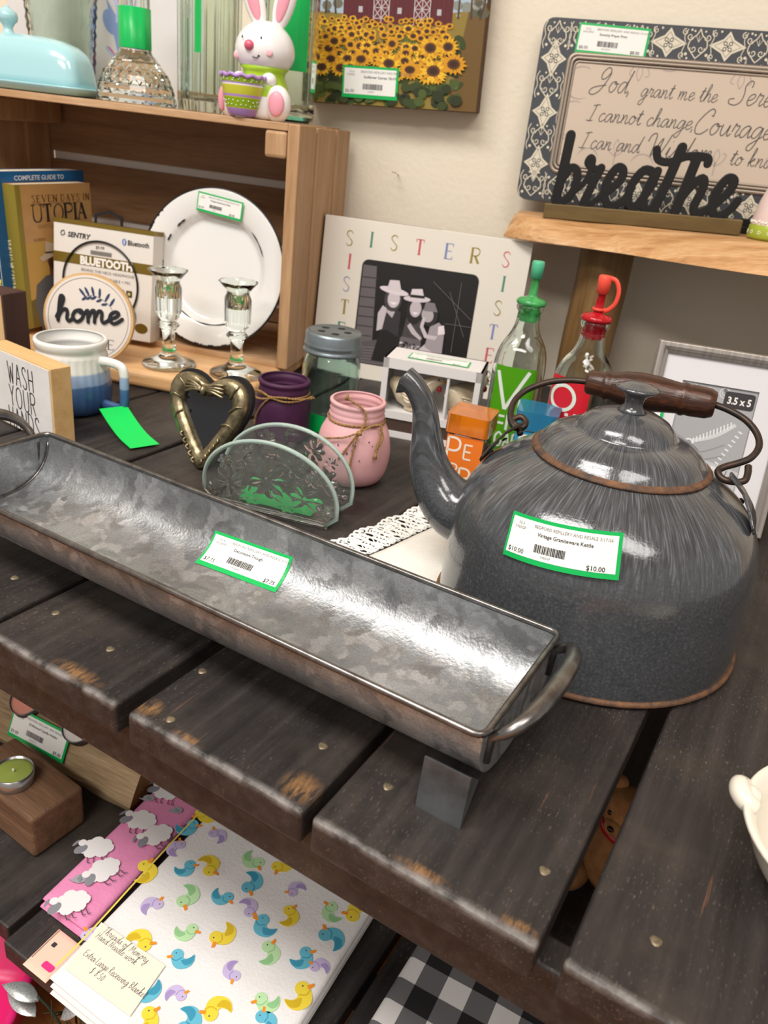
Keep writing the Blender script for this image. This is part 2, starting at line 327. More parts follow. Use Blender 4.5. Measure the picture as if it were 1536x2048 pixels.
def serif(mb, body, x, z, h, y, m, gap=.35, rot=0, sx=1.0, w=.09, colors=None):
    """roman capitals: thick and thin strokes with bracket serifs"""
    cx = 0; c, d = math.cos(rot), math.sin(rot); fr = lambda a, b: (x+a*h*sx*c-b*h*d, z+a*h*sx*d+b*h*c)
    for i, ch in enumerate(body):
        if ch == ' ': cx += .5; continue
        mm = colors[i % len(colors)] if colors else m
        adv, st = CAPS[ch]; adv = adv*1.25
        for s in st:
            q = [(p[0]*1.25+cx, p[1]) for p in s]
            vert = abs(q[0][0]-q[-1][0]) < .08 and len(q) == 2; down = len(q) == 2 and (q[1][0]-q[0][0])*(q[1][1]-q[0][1]) < 0
            th = w*1.5 if vert or down else w*.55
            mb.line([fr(*p) for p in q], th*h, y, mm, sub=4 if len(q) > 2 else 0, taper=None if len(q) == 2 else [.7, 1.6, .9, 1.6, .7])
            if len(q) == 2:
                for p in q:
                    if p[1] in (0, 1) and (vert or ch in 'UAVWYN') and not (ch == 'A' and p[1] == 1) and not (ch in 'VW' and p[1] == 0):
                        mb.line([fr(p[0]-w*1.3, p[1]), fr(p[0]+w*1.3, p[1])], w*.45*h, y, mm)
            if ch == 'U' and len(q) > 2:
                for p in (q[0], q[-1]): mb.line([fr(p[0]-w*1.3, 1), fr(p[0]+w*1.3, 1)], w*.45*h, y, mm)
            if ch in 'T' and len(q) == 2 and not vert:
                for p in q: mb.line([fr(p[0], 1), fr(p[0], .82)], w*.5*h, y, mm)
            if ch in 'EL' and not vert and p[1] in (0, 1): mb.line([fr(q[1][0], p[1]), fr(q[1][0], .18 if p[1] == 0 else .82)], w*.5*h, y, mm)
        cx += adv+gap
    return cx*h*sx
GREEN = mat('tape_green', '0fb357', .35)
PAPER = mat('label_paper', 'f2f1ec', .6)
INK = P('2a2a2a'); GREY = P('7d7d7d')
def price_tag(parent, M, title, price, w=.083, h=.031, fn=None, code='', date='3/17/26', name='price_tag', nx=12, sec=''):
    """consignment tag: green edge, white paper, printed text, bars. Local x along width, z up, facing -Y"""
    mb = MB(PAPER); mb.M = M; mb.fn = fn
    def sheet(x0, x1, z0, z1, y, m):
        nz = 8; vs = [(x0+(x1-x0)*i/nx, y, z0+(z1-z0)*j/nz) for j in range(nz+1) for i in range(nx+1)]
        mb.add(vs, [(j*(nx+1)+i, j*(nx+1)+i+1, (j+1)*(nx+1)+i+1, (j+1)*(nx+1)+i) for i in range(nx) for j in range(nz)], m)
    e = h*.07
    sheet(0, w, 0, h, -.0002, GREEN); sheet(e*.9, w-e*1.2, e*1.7, h-e*1.1, -.0004, PAPER)
    k = h/.031; y = -.0006
    t = lambda b, x, z, s, m=INK, bold=0, sx=1: mb.text(b, x*k, z*k, s*k, y, m, bold=bold, sx=sx)
    t(sec, .0075, .0245, .0027, GREY); t(code, .005, .0215, .0027, GREY)
    t('BEDFORD REFILLERY AND RESALE '+date, .0205, .0245, .0031, GREY, 0, .98)
    t(title, .024, .0195, .0036, INK, .012); t(price, .0035, .0052, .0046); t(price, .061, .0045, .0046, INK, .012)
    t(code, .029, .0058, .0022, GREY)
    x = .0235
    rnd = random.Random(title)
    while x < .046:
        bw = rnd.choice((.0003, .0005, .0008)); mb.add([(x*k, y, .0087*k), ((x+bw)*k, y, .0087*k), ((x+bw)*k, y, .0142*k), (x*k, y, .0142*k)], [(0, 1, 2, 3)], INK); x += bw+rnd.choice((.0003, .0005))
    o = mb.build(name, parent); o['label'] = 'white price tag with green edge'; return o
def TR(x=0, y=0, z=0, rx=0, ry=0, rz=0): return Matrix.Translation((x, y, z)) @ Matrix.Rotation(rz, 4, 'Z') @ Matrix.Rotation(ry, 4, 'Y') @ Matrix.Rotation(rx, 4, 'X')
# ---------------------------------------------------------------- the place
M_WALL = mat('wall_paint', 'efe4cf', .75, bump=(130, .35))
M_FLOOR = wood('floor_wood', ['7a4a26', 'a0652f', 'b87a42'], .6, 0)
mb = MB(M_WALL); mb.M = Matrix.Translation(WO) @ Matrix.Rotation(WY, 4, 'Z'); mb.box(-2.2, 2.2, .02, .12, -.56, 1.96); tag(mb.build('wall_back'), None, kind='structure')
M_CEIL = mat('ceiling_white', 'f1eee8', .9)
mb = MB(M_CEIL); mb.box(-3, 3, -3, 2.2, 1.96, 2.02); tag(mb.build('ceiling'), None, kind='structure')
mb = MB(M_FLOOR); mb.box(-3, 3, -2.5, 2.2, -.6, -.56); tag(mb.build('floor'), None, kind='structure')
def table_wood(name, scale=1, wear=True):
    m = bpy.data.materials.new(name); m.use_nodes = True; N, L = nodes(m); b = N['Principled BSDF']
    tc = N.new('ShaderNodeTexCoord')
    def mp(sc):
        q = N.new('ShaderNodeMapping'); q.inputs['Scale'].default_value = sc; L.new(tc.outputs['Object'], q.inputs[0]); return q
    def ns(q, s, dt=5, r=.6):
        n = N.new('ShaderNodeTexNoise'); n.inputs['Scale'].default_value = s; n.inputs['Detail'].default_value = dt; n.inputs['Roughness'].default_value = r; L.new(q.outputs[0], n.inputs[0]); return n
    def mix(f, a, c):
        x = N.new('ShaderNodeMixRGB'); L.new(f, x.inputs[0]); L.new(a, x.inputs[1]); x.inputs[2].default_value = lin(c); return x.outputs[0]
    def thr(o, lo, hi):
        r = N.new('ShaderNodeMapRange'); r.inputs[1].default_value = lo; r.inputs[2].default_value = hi; L.new(o, r.inputs[0]); return r.outputs[0]
    def mul(a, c):
        x = N.new('ShaderNodeMath'); x.operation = 'MULTIPLY'; L.new(a, x.inputs[0])
        if isinstance(c, float): x.inputs[1].default_value = c
        else: L.new(c, x.inputs[1])
        return x.outputs[0]
    g = ns(mp((60, 4, 60)), 1.6, 7); base = ramp(N, [(.3, '171413'), (.5, '272221'), (.72, '38322f')]); L.new(g.outputs[0], base.inputs[0])
    c = base.outputs[0]
    c = mix(mul(thr(ns(mp((8, 8, 8)), 1.3, 4).outputs[0], .5, .75), .45), c, '544a40')
    c = mix(mul(thr(ns(mp((1, .3, 1)), 760, 3).outputs[0], .60, .70), mul(thr(ns(mp((1, 1, 1)), 14, 3).outputs[0], .40, .60), .45)), c, '857c6e')
    c = mix(mul(thr(ns(mp((260, 9, 260)), 1, 3).outputs[0], .68, .74), .5), c, '7a5338')
    if wear:
        sx = N.new('ShaderNodeSeparateXYZ'); L.new(tc.outputs['Object'], sx.inputs[0])
        streak = thr(ns(mp((240, 60, 240)), 1, 4, .7).outputs[0], .40, .58)
        for cx, cy, rx, ry in ((-.184, .288, .015, .014), (-.362, .281, .026, .008), (-.098, .2785, .020, .005), (-.044, .2785, .012, .005), (-.300, .285, .012, .010), (-.262, .279, .014, .004)):
            q = N.new('ShaderNodeMapping'); q.vector_type = 'TEXTURE'; q.inputs['Location'].default_value = (cx, cy, 0); q.inputs['Scale'].default_value = (rx, ry, .02); L.new(tc.outputs['Object'], q.inputs[0])
            ln = N.new('ShaderNodeVectorMath'); ln.operation = 'LENGTH'; L.new(q.outputs[0], ln.inputs[0])
            c = mix(mul(mul(thr(ln.outputs['Value'], 1.0, .25), streak), .55), c, 'a97c4b')
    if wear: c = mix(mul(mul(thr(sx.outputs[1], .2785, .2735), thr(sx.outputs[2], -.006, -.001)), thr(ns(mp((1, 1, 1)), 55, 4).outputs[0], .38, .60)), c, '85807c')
    L.new(c, b.inputs['Base Color'])
    rr = N.new('ShaderNodeMapRange'); rr.inputs[3].default_value = .38; rr.inputs[4].default_value = .68; L.new(ns(mp((1, 1, 1)), 40, 4).outputs[0], rr.inputs[0]); L.new(rr.outputs[0], b.inputs['Roughness'])
    bp = N.new('ShaderNodeBump'); bp.inputs['Strength'].default_value = .5; bp.inputs['Distance'].default_value = .0009
    L.new(ns(mp((300, 70, 300)), 1.2, 5).outputs[0], bp.inputs['Height']); L.new(bp.outputs[0], b.inputs['Normal'])
    return m
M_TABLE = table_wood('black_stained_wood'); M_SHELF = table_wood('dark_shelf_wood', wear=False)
M_NAIL = mat('nail_head', '9b8d72', .5, .6, nz=(300, '4a4033', .8))
rack = thing('display_table', 'dark stained plank display table with a lower shelf', 'table', (0, 0, 0))
def yw(x, off=-.005): return (1.2784+.2924*x)/.9563-off
NAILS = {2: [(-.365, .312), (-.428, .318)], 3: [(-.193, .3235), (-.2995, .333), (-.282, .285)], 4: [(-.1435, .319), (-.0455, .318)], 5: [(.0155, .3115)], 1: [(-.49, .33), (-.57, .33)]}
edges = [(-1.25, -1.040), (-1.035, -.892), (-.886, -.750), (-.744, -.604), (-.597, -.453), (-.4475, -.3185), (-.3075, -.172), (-.166, -.0325), (-.0195, .1165), (.124, .262), (.27, .41)]
for i, (x0, x1) in enumerate(edges):
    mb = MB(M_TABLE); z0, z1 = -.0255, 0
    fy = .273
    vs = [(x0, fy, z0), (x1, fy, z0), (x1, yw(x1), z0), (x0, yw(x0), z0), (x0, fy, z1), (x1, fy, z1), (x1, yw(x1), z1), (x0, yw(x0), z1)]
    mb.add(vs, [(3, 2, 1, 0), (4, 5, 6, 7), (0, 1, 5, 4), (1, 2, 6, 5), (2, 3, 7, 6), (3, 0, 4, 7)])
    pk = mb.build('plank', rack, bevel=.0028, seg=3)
    for nx, ny in NAILS.get(i-3, []):
        q = MB(M_NAIL); q.M = Matrix.Translation((nx, ny, -.0002)); q.lathe([(0, .0006), (.0022, .0008), (.0031, .0003), (.0033, -.001)], seg=12, rf=lambda a, i, r: r*(1+.12*math.sin(3*a)))
        q.build('nail', pk)
# aprons, legs and lower shelf
mb = MB(M_TABLE); mb.box(-1.25, .42, .286, .306, -.066, -.0265); mb.build('front_apron', rack, bevel=.002)
for lx in (-1.05, .34):
    for ly in (.32, .82 if lx < 0 else 1.2):
        mb = MB(M_SHELF); mb.box(lx, lx+.06, ly, ly+.06, -.56, -.027); mb.build('leg', rack, bevel=.002)
SZ = -.33
for i, (x0, x1) in enumerate([(-1.25, -1.045), (-1.04, -.902), (-.896, -.757), (-.751, -.612), (-.606, -.470), (-.4625, -.325), (-.319, -.181), (-.175, -.037), (-.031, .107), (.113, .25), (.256, .41)]):
    mb = MB(M_SHELF); mb.box(x0, x1, .272 if i != 5 else .262, yw((x0+x1)/2)-.06, SZ-.022, SZ); mb.build('shelf_plank', rack, bevel=.002)
mb = MB(M_SHELF); mb.box(-1.2, .4, .40, .44, SZ-.062, SZ-.023); mb.build('shelf_rail', rack)
# nail left in the wall
p = W(.0776, 0, .2844); t = thing('wall_nail', 'small bare white nail sticking out of the cream wall above the album', 'nail', p, WY)
M_WN = mat('white_nail', 'e8e2d8', .4, .3)
mb = MB(M_WN); mb.tube([(0, .022, -.002), (.001, -.022, .004)], .0009, seg=8); mb.tube([(.001, -.0205, .0037), (.00105, -.022, .004)], .0022, seg=10); mb.build('shank', t)
# ---------------------------------------------------------------- crate and what it stands on
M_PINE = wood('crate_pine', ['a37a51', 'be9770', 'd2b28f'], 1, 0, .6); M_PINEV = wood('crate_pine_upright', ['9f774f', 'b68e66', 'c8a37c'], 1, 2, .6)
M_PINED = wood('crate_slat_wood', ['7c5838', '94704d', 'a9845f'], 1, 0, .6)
M_BOARD = wood('serving_board_wood', ['c08c58', 'd8a873', 'e6bf91'], .8, 0, .5)
b = thing('wooden_board', 'pale wooden board lying under the slatted crate', 'board', W(-.26, .18, .0003), WY)
mb = MB(M_BOARD); mb.box(-.32, .254, -.176, .172, 0, .0235); mb.build('plank', b, bevel=.007, seg=4)
CR = thing('wooden_crate', 'slatted pine crate stood on its side as a cubby', 'crate', W(-.2555, .125, .0237), WY)
HC = .3135
for sx in (-1, 1):
    x0, x1 = (.2435, .2595) if sx > 0 else (-.2595, -.2435)
    for j, (t0, t1) in enumerate([(.238, .171), (.165, .082), (.076, .008)]):
        mb = MB(M_PINEV); mb.box(x0, x1, .125-t0, .125-t1, 0, HC-(.002 if j else 0)); mb.build('end_board', CR, bevel=.0015)
    for zz in (HC-.0415,):
        mb = MB(M_PINEV); q = .2125; mb.box(*( (q, .2425) if sx > 0 else (-.2425, -q)), -.112, .098, zz, zz+.032); mb.build('corner_post', CR, bevel=.004)
for (t0, t1) in [(.236, .165), (.159, .085), (.079, .02)]:
    mb = MB(M_PINE); mb.box(-.2430, .2430, .125-t0, .125-t1, HC-.009, HC); mb.build('top_slat', CR, bevel=.001)
    mb = MB(M_PINE); mb.box(-.2430, .2430, .125-t0, .125-t1, 0, .009); mb.build('bottom_slat', CR, bevel=.001)
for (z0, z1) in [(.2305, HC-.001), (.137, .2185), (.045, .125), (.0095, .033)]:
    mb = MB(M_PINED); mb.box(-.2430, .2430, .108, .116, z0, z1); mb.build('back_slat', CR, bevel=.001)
mb = MB(mat('added_sheet_white', 'f6f0ea', .8)); mb.box(-.2420, .2420, .1163, .1170, .012, HC-.012); mb.build('added_gap_sheet', CR)  # added white sheet, there to brighten the gaps between the back slats
# ---------------------------------------------------------------- galvanised trough
def galvanised():
    m = bpy.data.materials.new('galvanised_steel'); m.use_nodes = True; N, L = nodes(m); b = N['Principled BSDF']; b.inputs['Metallic'].default_value = .8
    tc = N.new('ShaderNodeTexCoord')
    v = N.new('ShaderNodeTexVoronoi'); v.inputs['Scale'].default_value = 88; v.feature = 'SMOOTH_F1'; v.inputs['Smoothness'].default_value = .55
    wn = N.new('ShaderNodeTexNoise'); wn.inputs['Scale'].default_value = 22; wn.inputs['Detail'].default_value = 4
    L.new(tc.outputs['Object'], wn.inputs[0])
    ad = N.new('ShaderNodeMixRGB'); ad.inputs[0].default_value = .09; L.new(tc.outputs['Object'], ad.inputs[1]); L.new(wn.outputs[1], ad.inputs[2]); L.new(ad.outputs[0], v.inputs[0])
    sp = N.new('ShaderNodeSeparateColor'); L.new(v.outputs['Color'], sp.inputs[0])
    cr = ramp(N, [(.0, '9c9fa2'), (.5, 'b0b3b5'), (1, 'ced0d2')]); L.new(sp.outputs[0], cr.inputs[0])
    n2 = N.new('ShaderNodeTexNoise'); n2.inputs['Scale'].default_value = 9; n2.inputs['Detail'].default_value = 5; L.new(tc.outputs['Object'], n2.inputs[0])
    c2 = ramp(N, [(.34, '9d9c9a'), (.66, 'f4f4f4')]); L.new(n2.outputs[0], c2.inputs[0])
    mx = N.new('ShaderNodeMixRGB'); mx.blend_type = 'MULTIPLY'; mx.inputs[0].default_value = .75; L.new(cr.outputs[0], mx.inputs[1]); L.new(c2.outputs[0], mx.inputs[2])
    gr = N.new('ShaderNodeMapRange'); gr.inputs[1].default_value = .3; gr.inputs[2].default_value = .7; gr.inputs[3].default_value = .78; gr.inputs[4].default_value = 1.08
    n4 = N.new('ShaderNodeTexNoise'); n4.inputs['Scale'].default_value = 900; n4.inputs['Detail'].default_value = 2; L.new(tc.outputs['Object'], n4.inputs[0]); L.new(n4.outputs[0], gr.inputs[0])
    m5 = N.new('ShaderNodeMixRGB'); m5.blend_type = 'MULTIPLY'; m5.inputs[0].default_value = 1; L.new(mx.outputs[0], m5.inputs[1]); L.new(gr.outputs[0], m5.inputs[2]); L.new(m5.outputs[0], b.inputs['Base Color'])
    mr = N.new('ShaderNodeMapRange'); mr.inputs[3].default_value = .30; mr.inputs[4].default_value = .54; L.new(sp.outputs[1], mr.inputs[0]); L.new(mr.outputs[0], b.inputs['Roughness'])
    n3 = N.new('ShaderNodeTexNoise'); n3.inputs['Scale'].default_value = 420; L.new(tc.outputs['Object'], n3.inputs[0])
    ma = N.new('ShaderNodeMath'); ma.operation = 'MULTIPLY_ADD'; ma.inputs[1].default_value = .45; L.new(n3.outputs[0], ma.inputs[0]); L.new(wn.outputs[0], ma.inputs[2])
    bp = N.new('ShaderNodeBump'); bp.inputs['Strength'].default_value = .35; bp.inputs['Distance'].default_value = .002; L.new(ma.outputs[0], bp.inputs['Height']); L.new(bp.outputs[0], b.inputs['Normal'])
    return m
M_GALV = galvanised(); M_WIRE = mat('steel_wire', '8c8a88', .3, .95, nz=(60, '4a4644', .8)); M_GALVD = mat('dull_zinc', '7d8082', .48, .75, nz=(30, '55585a', .9))
TX0, TX1, TYF, TYB, TZ = -.583, -.0935, .3185, .440, .0645
T_ = thing('galvanized_trough', 'long galvanized metal trough on bent feet beside the kettle', 'trough', (0, 0, 0))
yc, hw, dp = (TYF+TYB)/2, (TYB-TYF)/2, .046
def sec(u, o=0):   # u 0..1 front rim to back rim
    a = math.pi*(1+u); k = 2.5; c, s = math.cos(a), math.sin(a)
    return yc+(hw-o)*math.copysign(abs(c)**(2/k), c), TZ-(dp-o)*abs(s)**(2/k)
mb = MB(M_GALV); n = 28; nx = 40
for o, flip in ((0, 0), (.0012, 1)):
    vs = [(TX0+o+(TX1-TX0-2*o)*i/nx,)+sec(j/n, o) for i in range(nx+1) for j in range(n+1)]
    fs = []
    for i in range(nx):
        for j in range(n):
            q = (i*(n+1)+j, (i+1)*(n+1)+j, (i+1)*(n+1)+j+1, i*(n+1)+j+1); fs.append(q[::-1] if flip else q)
    mb.add(vs, fs, None, True)
for x, d in ((TX0, 1), (TX1, -1)):
    pr = [sec(j/n) for j in range(n+1)]
    mb.add([(x+k, p[0], p[1]) for k in (0, .0012*d) for p in pr], [tuple(range(n+1)), tuple(n+1+j for j in reversed(range(n+1)))])
mb.build('basin', T_)
mb = MB(M_WIRE); q = .006
rim = []
for cx, cy, a0 in ((TX1-q, TYB-q, 0), (TX0+q, TYB-q, 90), (TX0+q, TYF+q, 180), (TX1-q, TYF+q, 270)):
    rim += [(cx+q*math.cos(R(a0+30*k)), cy+q*math.sin(R(a0+30*k)), TZ+.0008) for k in range(4)]
mb.tube(rim, .0022, seg=8, closed=True); mb.build('rolled_rim', T_)
mb = MB(M_WIRE)   # seam bead at the far end
mb.tube([(TX0+.0025,)+sec(.03+.94*j/30, .0015) for j in range(31)], .0011, seg=6); mb.build('end_seam', T_)
for sx in (1, -1):
    xe = TX1 if sx > 0 else TX0; pts = []; rad = []
    for k in range(21):
        a = math.pi*k/20; ou, ri = (.019, .016) if sx > 0 else (.026, .030); pts.append((xe+sx*(.001+ou*math.sin(a)**.6), yc-.050*math.cos(a), TZ-.006+ri*math.sin(a)**.6)); rad.append(.0030+.0026*math.sin(a))
    mb = MB(M_WIRE); mb.tube([(xe+sx*.001, pts[0][1]+.001, TZ-.024)]+pts+[(xe+sx*.001, pts[-1][1]-.001, TZ-.024)], [.0022]+rad+[.0022], seg=12); mb.build('handle', T_)
for x0 in (-.1235, -.5825):
    for f in (1, -1):
        yb = TYF-.0012 if f > 0 else TYB+.0012; d = .0011*f
        mb = MB(M_GALVD); x1 = x0+.0285; yi = yb+f*.020
        tip = yb-f*.0015
        prof = [(yb, .036), (tip, 0), (tip+d*1.4, 0), (yb+f*.015, .0235), (yb+d, .036)]; kf = len(prof)
        mb.add([(x, y, z) for x in (x0, x1) for y, z in prof], [tuple(range(kf)), tuple(range(2*kf-1, kf-1, -1))]+[(i, (i+1) % kf, (i+1) % kf+kf, i+kf) for i in range(kf)])
        mb.build('foot', T_, weld=True)
def trough_fn(p):   # wrap the tag on the inside of the basin: p.x along, p.z up the far wall, -y off the surface
    u = .575+p.z*7.1; y, z = sec(min(u, 1), .0014-p.y); return Vector((p.x, y, z))
M_t = TR(-.3765, 0, .0085)@Matrix.Rotation(-.05, 4, 'Y')
price_tag(T_, M_t, 'Decorative Trough', '$7.75', .076, .031, trough_fn, 'XAQBAH', sec='55-4')
# ---------------------------------------------------------------- graniteware kettle
def enamel():
    m = bpy.data.materials.new('grey_graniteware'); m.use_nodes = True; N, L = nodes(m); b = N['Principled BSDF']
    b.inputs['Roughness'].default_value = .16; b.inputs['Coat Weight'].default_value = .3
    tc = N.new('ShaderNodeTexCoord'); sx = N.new('ShaderNodeSeparateXYZ'); L.new(tc.outputs['Object'], sx.inputs[0])
    at = N.new('ShaderNodeMath'); at.operation = 'ARCTAN2'; L.new(sx.outputs[1], at.inputs[0]); L.new(sx.outputs[0], at.inputs[1])
    cb = N.new('ShaderNodeCombineXYZ'); L.new(at.outputs[0], cb.inputs[0]); L.new(sx.outputs[2], cb.inputs[2])
    mp = N.new('ShaderNodeMapping'); mp.inputs['Scale'].default_value = (52, 1, 62); L.new(cb.outputs[0], mp.inputs[0])
    n1 = N.new('ShaderNodeTexNoise'); n1.inputs['Scale'].default_value = 1.15; n1.inputs['Detail'].default_value = 2; n1.inputs['Distortion'].default_value = .7; L.new(mp.outputs[0], n1.inputs[0])
    n2 = N.new('ShaderNodeTexNoise'); n2.inputs['Scale'].default_value = 520; n2.inputs['Detail'].default_value = 3; L.new(tc.outputs['Object'], n2.inputs[0])
    mz = N.new('ShaderNodeMapRange'); mz.inputs[1].default_value = .075; mz.inputs[2].default_value = .115; L.new(sx.outputs[2], mz.inputs[0])
    mx = N.new('ShaderNodeMixRGB'); L.new(mz.outputs[0], mx.inputs[0]); dm = N.new('ShaderNodeMixRGB'); dm.inputs[0].default_value = .5; L.new(n2.outputs[0], dm.inputs[1]); dm.inputs[2].default_value = (.47, .47, .47, 1); L.new(dm.outputs[0], mx.inputs[1]); L.new(n1.outputs[0], mx.inputs[2])
    cr = ramp(N, [(.34, '36383a'), (.52, '484a4d'), (.70, '676a6e')]); L.new(mx.outputs[0], cr.inputs[0])
    n3 = N.new('ShaderNodeTexNoise'); n3.inputs['Scale'].default_value = 42; n3.inputs['Detail'].default_value = 6; L.new(tc.outputs['Object'], n3.inputs[0])
    rz = N.new('ShaderNodeMapRange'); rz.inputs[1].default_value = .006; rz.inputs[2].default_value = .0; rz.inputs[3].default_value = .0; rz.inputs[4].default_value = .22; L.new(sx.outputs[2], rz.inputs[0])
    ad = N.new('ShaderNodeMath'); L.new(rz.outputs[0], ad.inputs[0]); L.new(n3.outputs[0], ad.inputs[1])
    rt_ = N.new('ShaderNodeMapRange'); rt_.inputs[1].default_value = .72; rt_.inputs[2].default_value = .76; L.new(ad.outputs[0], rt_.inputs[0])
    rc = N.new('ShaderNodeMixRGB'); L.new(rt_.outputs[0], rc.inputs[0]); L.new(cr.outputs[0], rc.inputs[1]); rc.inputs[2].default_value = lin('6b3f22'); L.new(rc.outputs[0], b.inputs['Base Color'])
    mr = N.new('ShaderNodeMapRange'); mr.inputs[3].default_value = .14; mr.inputs[4].default_value = .7; L.new(rt_.outputs[0], mr.inputs[0]); L.new(mr.outputs[0], b.inputs['Roughness'])
    bp = N.new('ShaderNodeBump'); bp.inputs['Strength'].default_value = .12; bp.inputs['Distance'].default_value = .001; L.new(n2.outputs[0], bp.inputs['Height']); L.new(bp.outputs[0], b.inputs['Normal'])
    return m
M_EN = enamel(); M_RUST = mat('rusty_rim', '7d5638', .7, .1, nz=(90, '3f3632', 1), bump=(200, .4)); M_IRON = mat('dark_iron_wire', '3a3532', .42, .7, nz=(90, '5b4535', .6))
M_GRIP = wood('turned_grip_wood', ['1f120c', '3a2116', '6a3c22'], 2.2, 0, .3)
K = thing('kettle', 'dark grey speckled enamel kettle with turned wooden grip and rusty rims', 'kettle', (-.1116, .5824, .0012), R(5))
prof = [(0, .004), (.100, .003), (.1195, .0035), (.1195, .008), (.1192, .03), (.1178, .055), (.1160, .078), (.1125, .094), (.1060, .108), (.0955, .120), (.0830, .130), (.0720, .1370), (.0655, .1400), (.062, .1400), (.064, .137), (.075, .132), (.104, .105), (.113, .08), (.115, .02), (.100, .006), (0, .007)]
def smoothprof(p, k=3):
    q = spline([Vector((a, b, 0)) for a, b in p], k); return [(max(v.x, 0), v.y) for v in q]
body = prof[:2]+smoothprof(prof[2:13], 3)+prof[13:]
mb = MB(M_EN); mb.lathe(body, seg=96); mb.build('body', K)
mb = MB(M_RUST); mb.lathe([(.1185, .0), (.1215, .0006), (.1225, .0022), (.1212, .0042), (.1192, .0048), (.118, .003), (.1185, .0)], seg=96); mb.build('base_rim', K)
# spout: centre line and radii from base to tip, in the plane y=0
sp = [(-.100, 0, .056), (-.122, 0, .060), (-.1395, 0, .0735), (-.1515, 0, .0945), (-.1570, 0, .1180), (-.1622, 0, .1400), (-.1722, 0, .1548), (-.1830, 0, .1620)]
rr = [.0285, .0265, .0215, .0165, .0125, .0102, .0095, .0100]
P3 = spline([Vector(p) for p in sp], 5); n3 = len(P3)
def rad_at(i, a=rr): u = i/(n3-1)*(len(a)-1); k = min(int(u), len(a)-2); return a[k]*(1-u+k)+a[k+1]*(u-k)
mb = MB(M_EN); seg = 28; vs = []; fs = []
for inner in (0, 1):
    for i, p in enumerate(P3):
        t = (P3[min(i+1, n3-1)]-P3[max(i-1, 0)]).normalized(); nn = Vector((-t.z, 0, t.x)); r = rad_at(i)-(.0016 if inner else 0)
        for k in range(seg):
            a = 2*math.pi*k/seg; lip = 0
            if i >= n3-4: lip = (i-(n3-5))/4*max(0, math.cos(a))*.0062
            vs.append(p+nn*((r+lip)*math.cos(a))*(1)+Vector((0, r*math.sin(a), 0))+t*(-lip*.5))
o2 = n3*seg
for i in range(n3-1):
    for k in range(seg):
        k2 = (k+1) % seg; fs.append((i*seg+k, i*seg+k2, (i+1)*seg+k2, (i+1)*seg+k)); fs.append((o2+i*seg+k, o2+(i+1)*seg+k, o2+(i+1)*seg+k2, o2+i*seg+k2))
for k in range(seg): k2 = (k+1) % seg; e = (n3-1)*seg; fs.append((e+k, e+k2, o2+e+k2, o2+e+k))
mb.add(vs, fs, None, True); mb.build('spout', K)
# lid
lp = [(.0635, .1405), (.0668, .1402), (.0672, .1418), (.0645, .1432), (.0628, .1442), (.0600, .1490), (.0545, .1545), (.0470, .1582), (.0400, .1598), (.0372, .1604), (.0362, .1622), (.0340, .1665), (.0290, .1712), (.0215, .1748), (.0130, .1766), (0, .1772)]
mats = [M_RUST]*4+[M_EN]*11
mb = MB(M_EN); mb.lathe(lp+[(0, .1765), (.03, .168), (.036, .159), (.058, .147), (.0635, .1405)], seg=72, mats=mats+[M_EN]*5); lid = mb.build('lid', K)
mb = MB(M_EN); mb.lathe([(0, .1765), (.0108, .1768), (.0086, .1785), (.0066, .1825), (.0070, .1870), (.0092, .1900), (.0135, .1922), (.0156, .1938), (.0156, .1950), (.0128, .1962), (.0105, .1966), (.0080, .1980), (.0040, .1988), (0, .1989)], seg=40); kn = mb.build('knob', lid)
# ears
for sx in (-1, 1):
    mb = MB(M_IRON if sx < 0 else M_EN); e = []
    base = (.1035, .1120); top = (.0785, .1425)
    def loc(u, v):  # u 0..1 from base to top; v sideways
        r = base[0]*(1-u)+top[0]*u+.0035*math.sin(math.pi*u); z = base[1]*(1-u)+top[1]*u-(.0035*(1-u) if u < .7 else 0)
        return Vector((sx*r, v, z+.0035))
    wds = [(-.004, .0125), (.15, .0165), (.4, .0115), (.7, .0055), (.9, .0050), (1.05, .0042)]
    vs = []
    for lay in (0, 1):
        for u, wv in wds:
            for sgn in (-1, 1):
                p = loc(u, sgn*wv); vs.append(p+Vector((sx*.0014, 0, .0014))*lay)
    m_ = len(wds)*2; fs = []
    for i in range(len(wds)-1):
        a = 2*i; fs += [(a, a+1, a+3, a+2), (m_+a, m_+a+2, m_+a+3, m_+a+1), (a, a+2, m_+a+2, m_+a), (a+1, m_+a+1, m_+a+3, a+3)]
    fs += [(0, m_, m_+1, 1), (m_-2, m_-1, 2*m_-1, 2*m_-2)]
    mb.add(vs, fs); ear = mb.build('ear', K, weld=True, bevel=.0004)
    mb = MB(M_IRON)
    for rx, rv in ((.0990, .009), (.0990, -.009), (.0900, 0)):
        mb.M = Matrix.Translation((sx*rx, rv, .1225 if rx > .095 else .1305)) @ Matrix.Rotation(sx*.7, 4, 'Y'); mb.lathe([(0, .0016), (.0018, .0012), (.0026, 0)], seg=10)
    mb.build('rivet', ear)
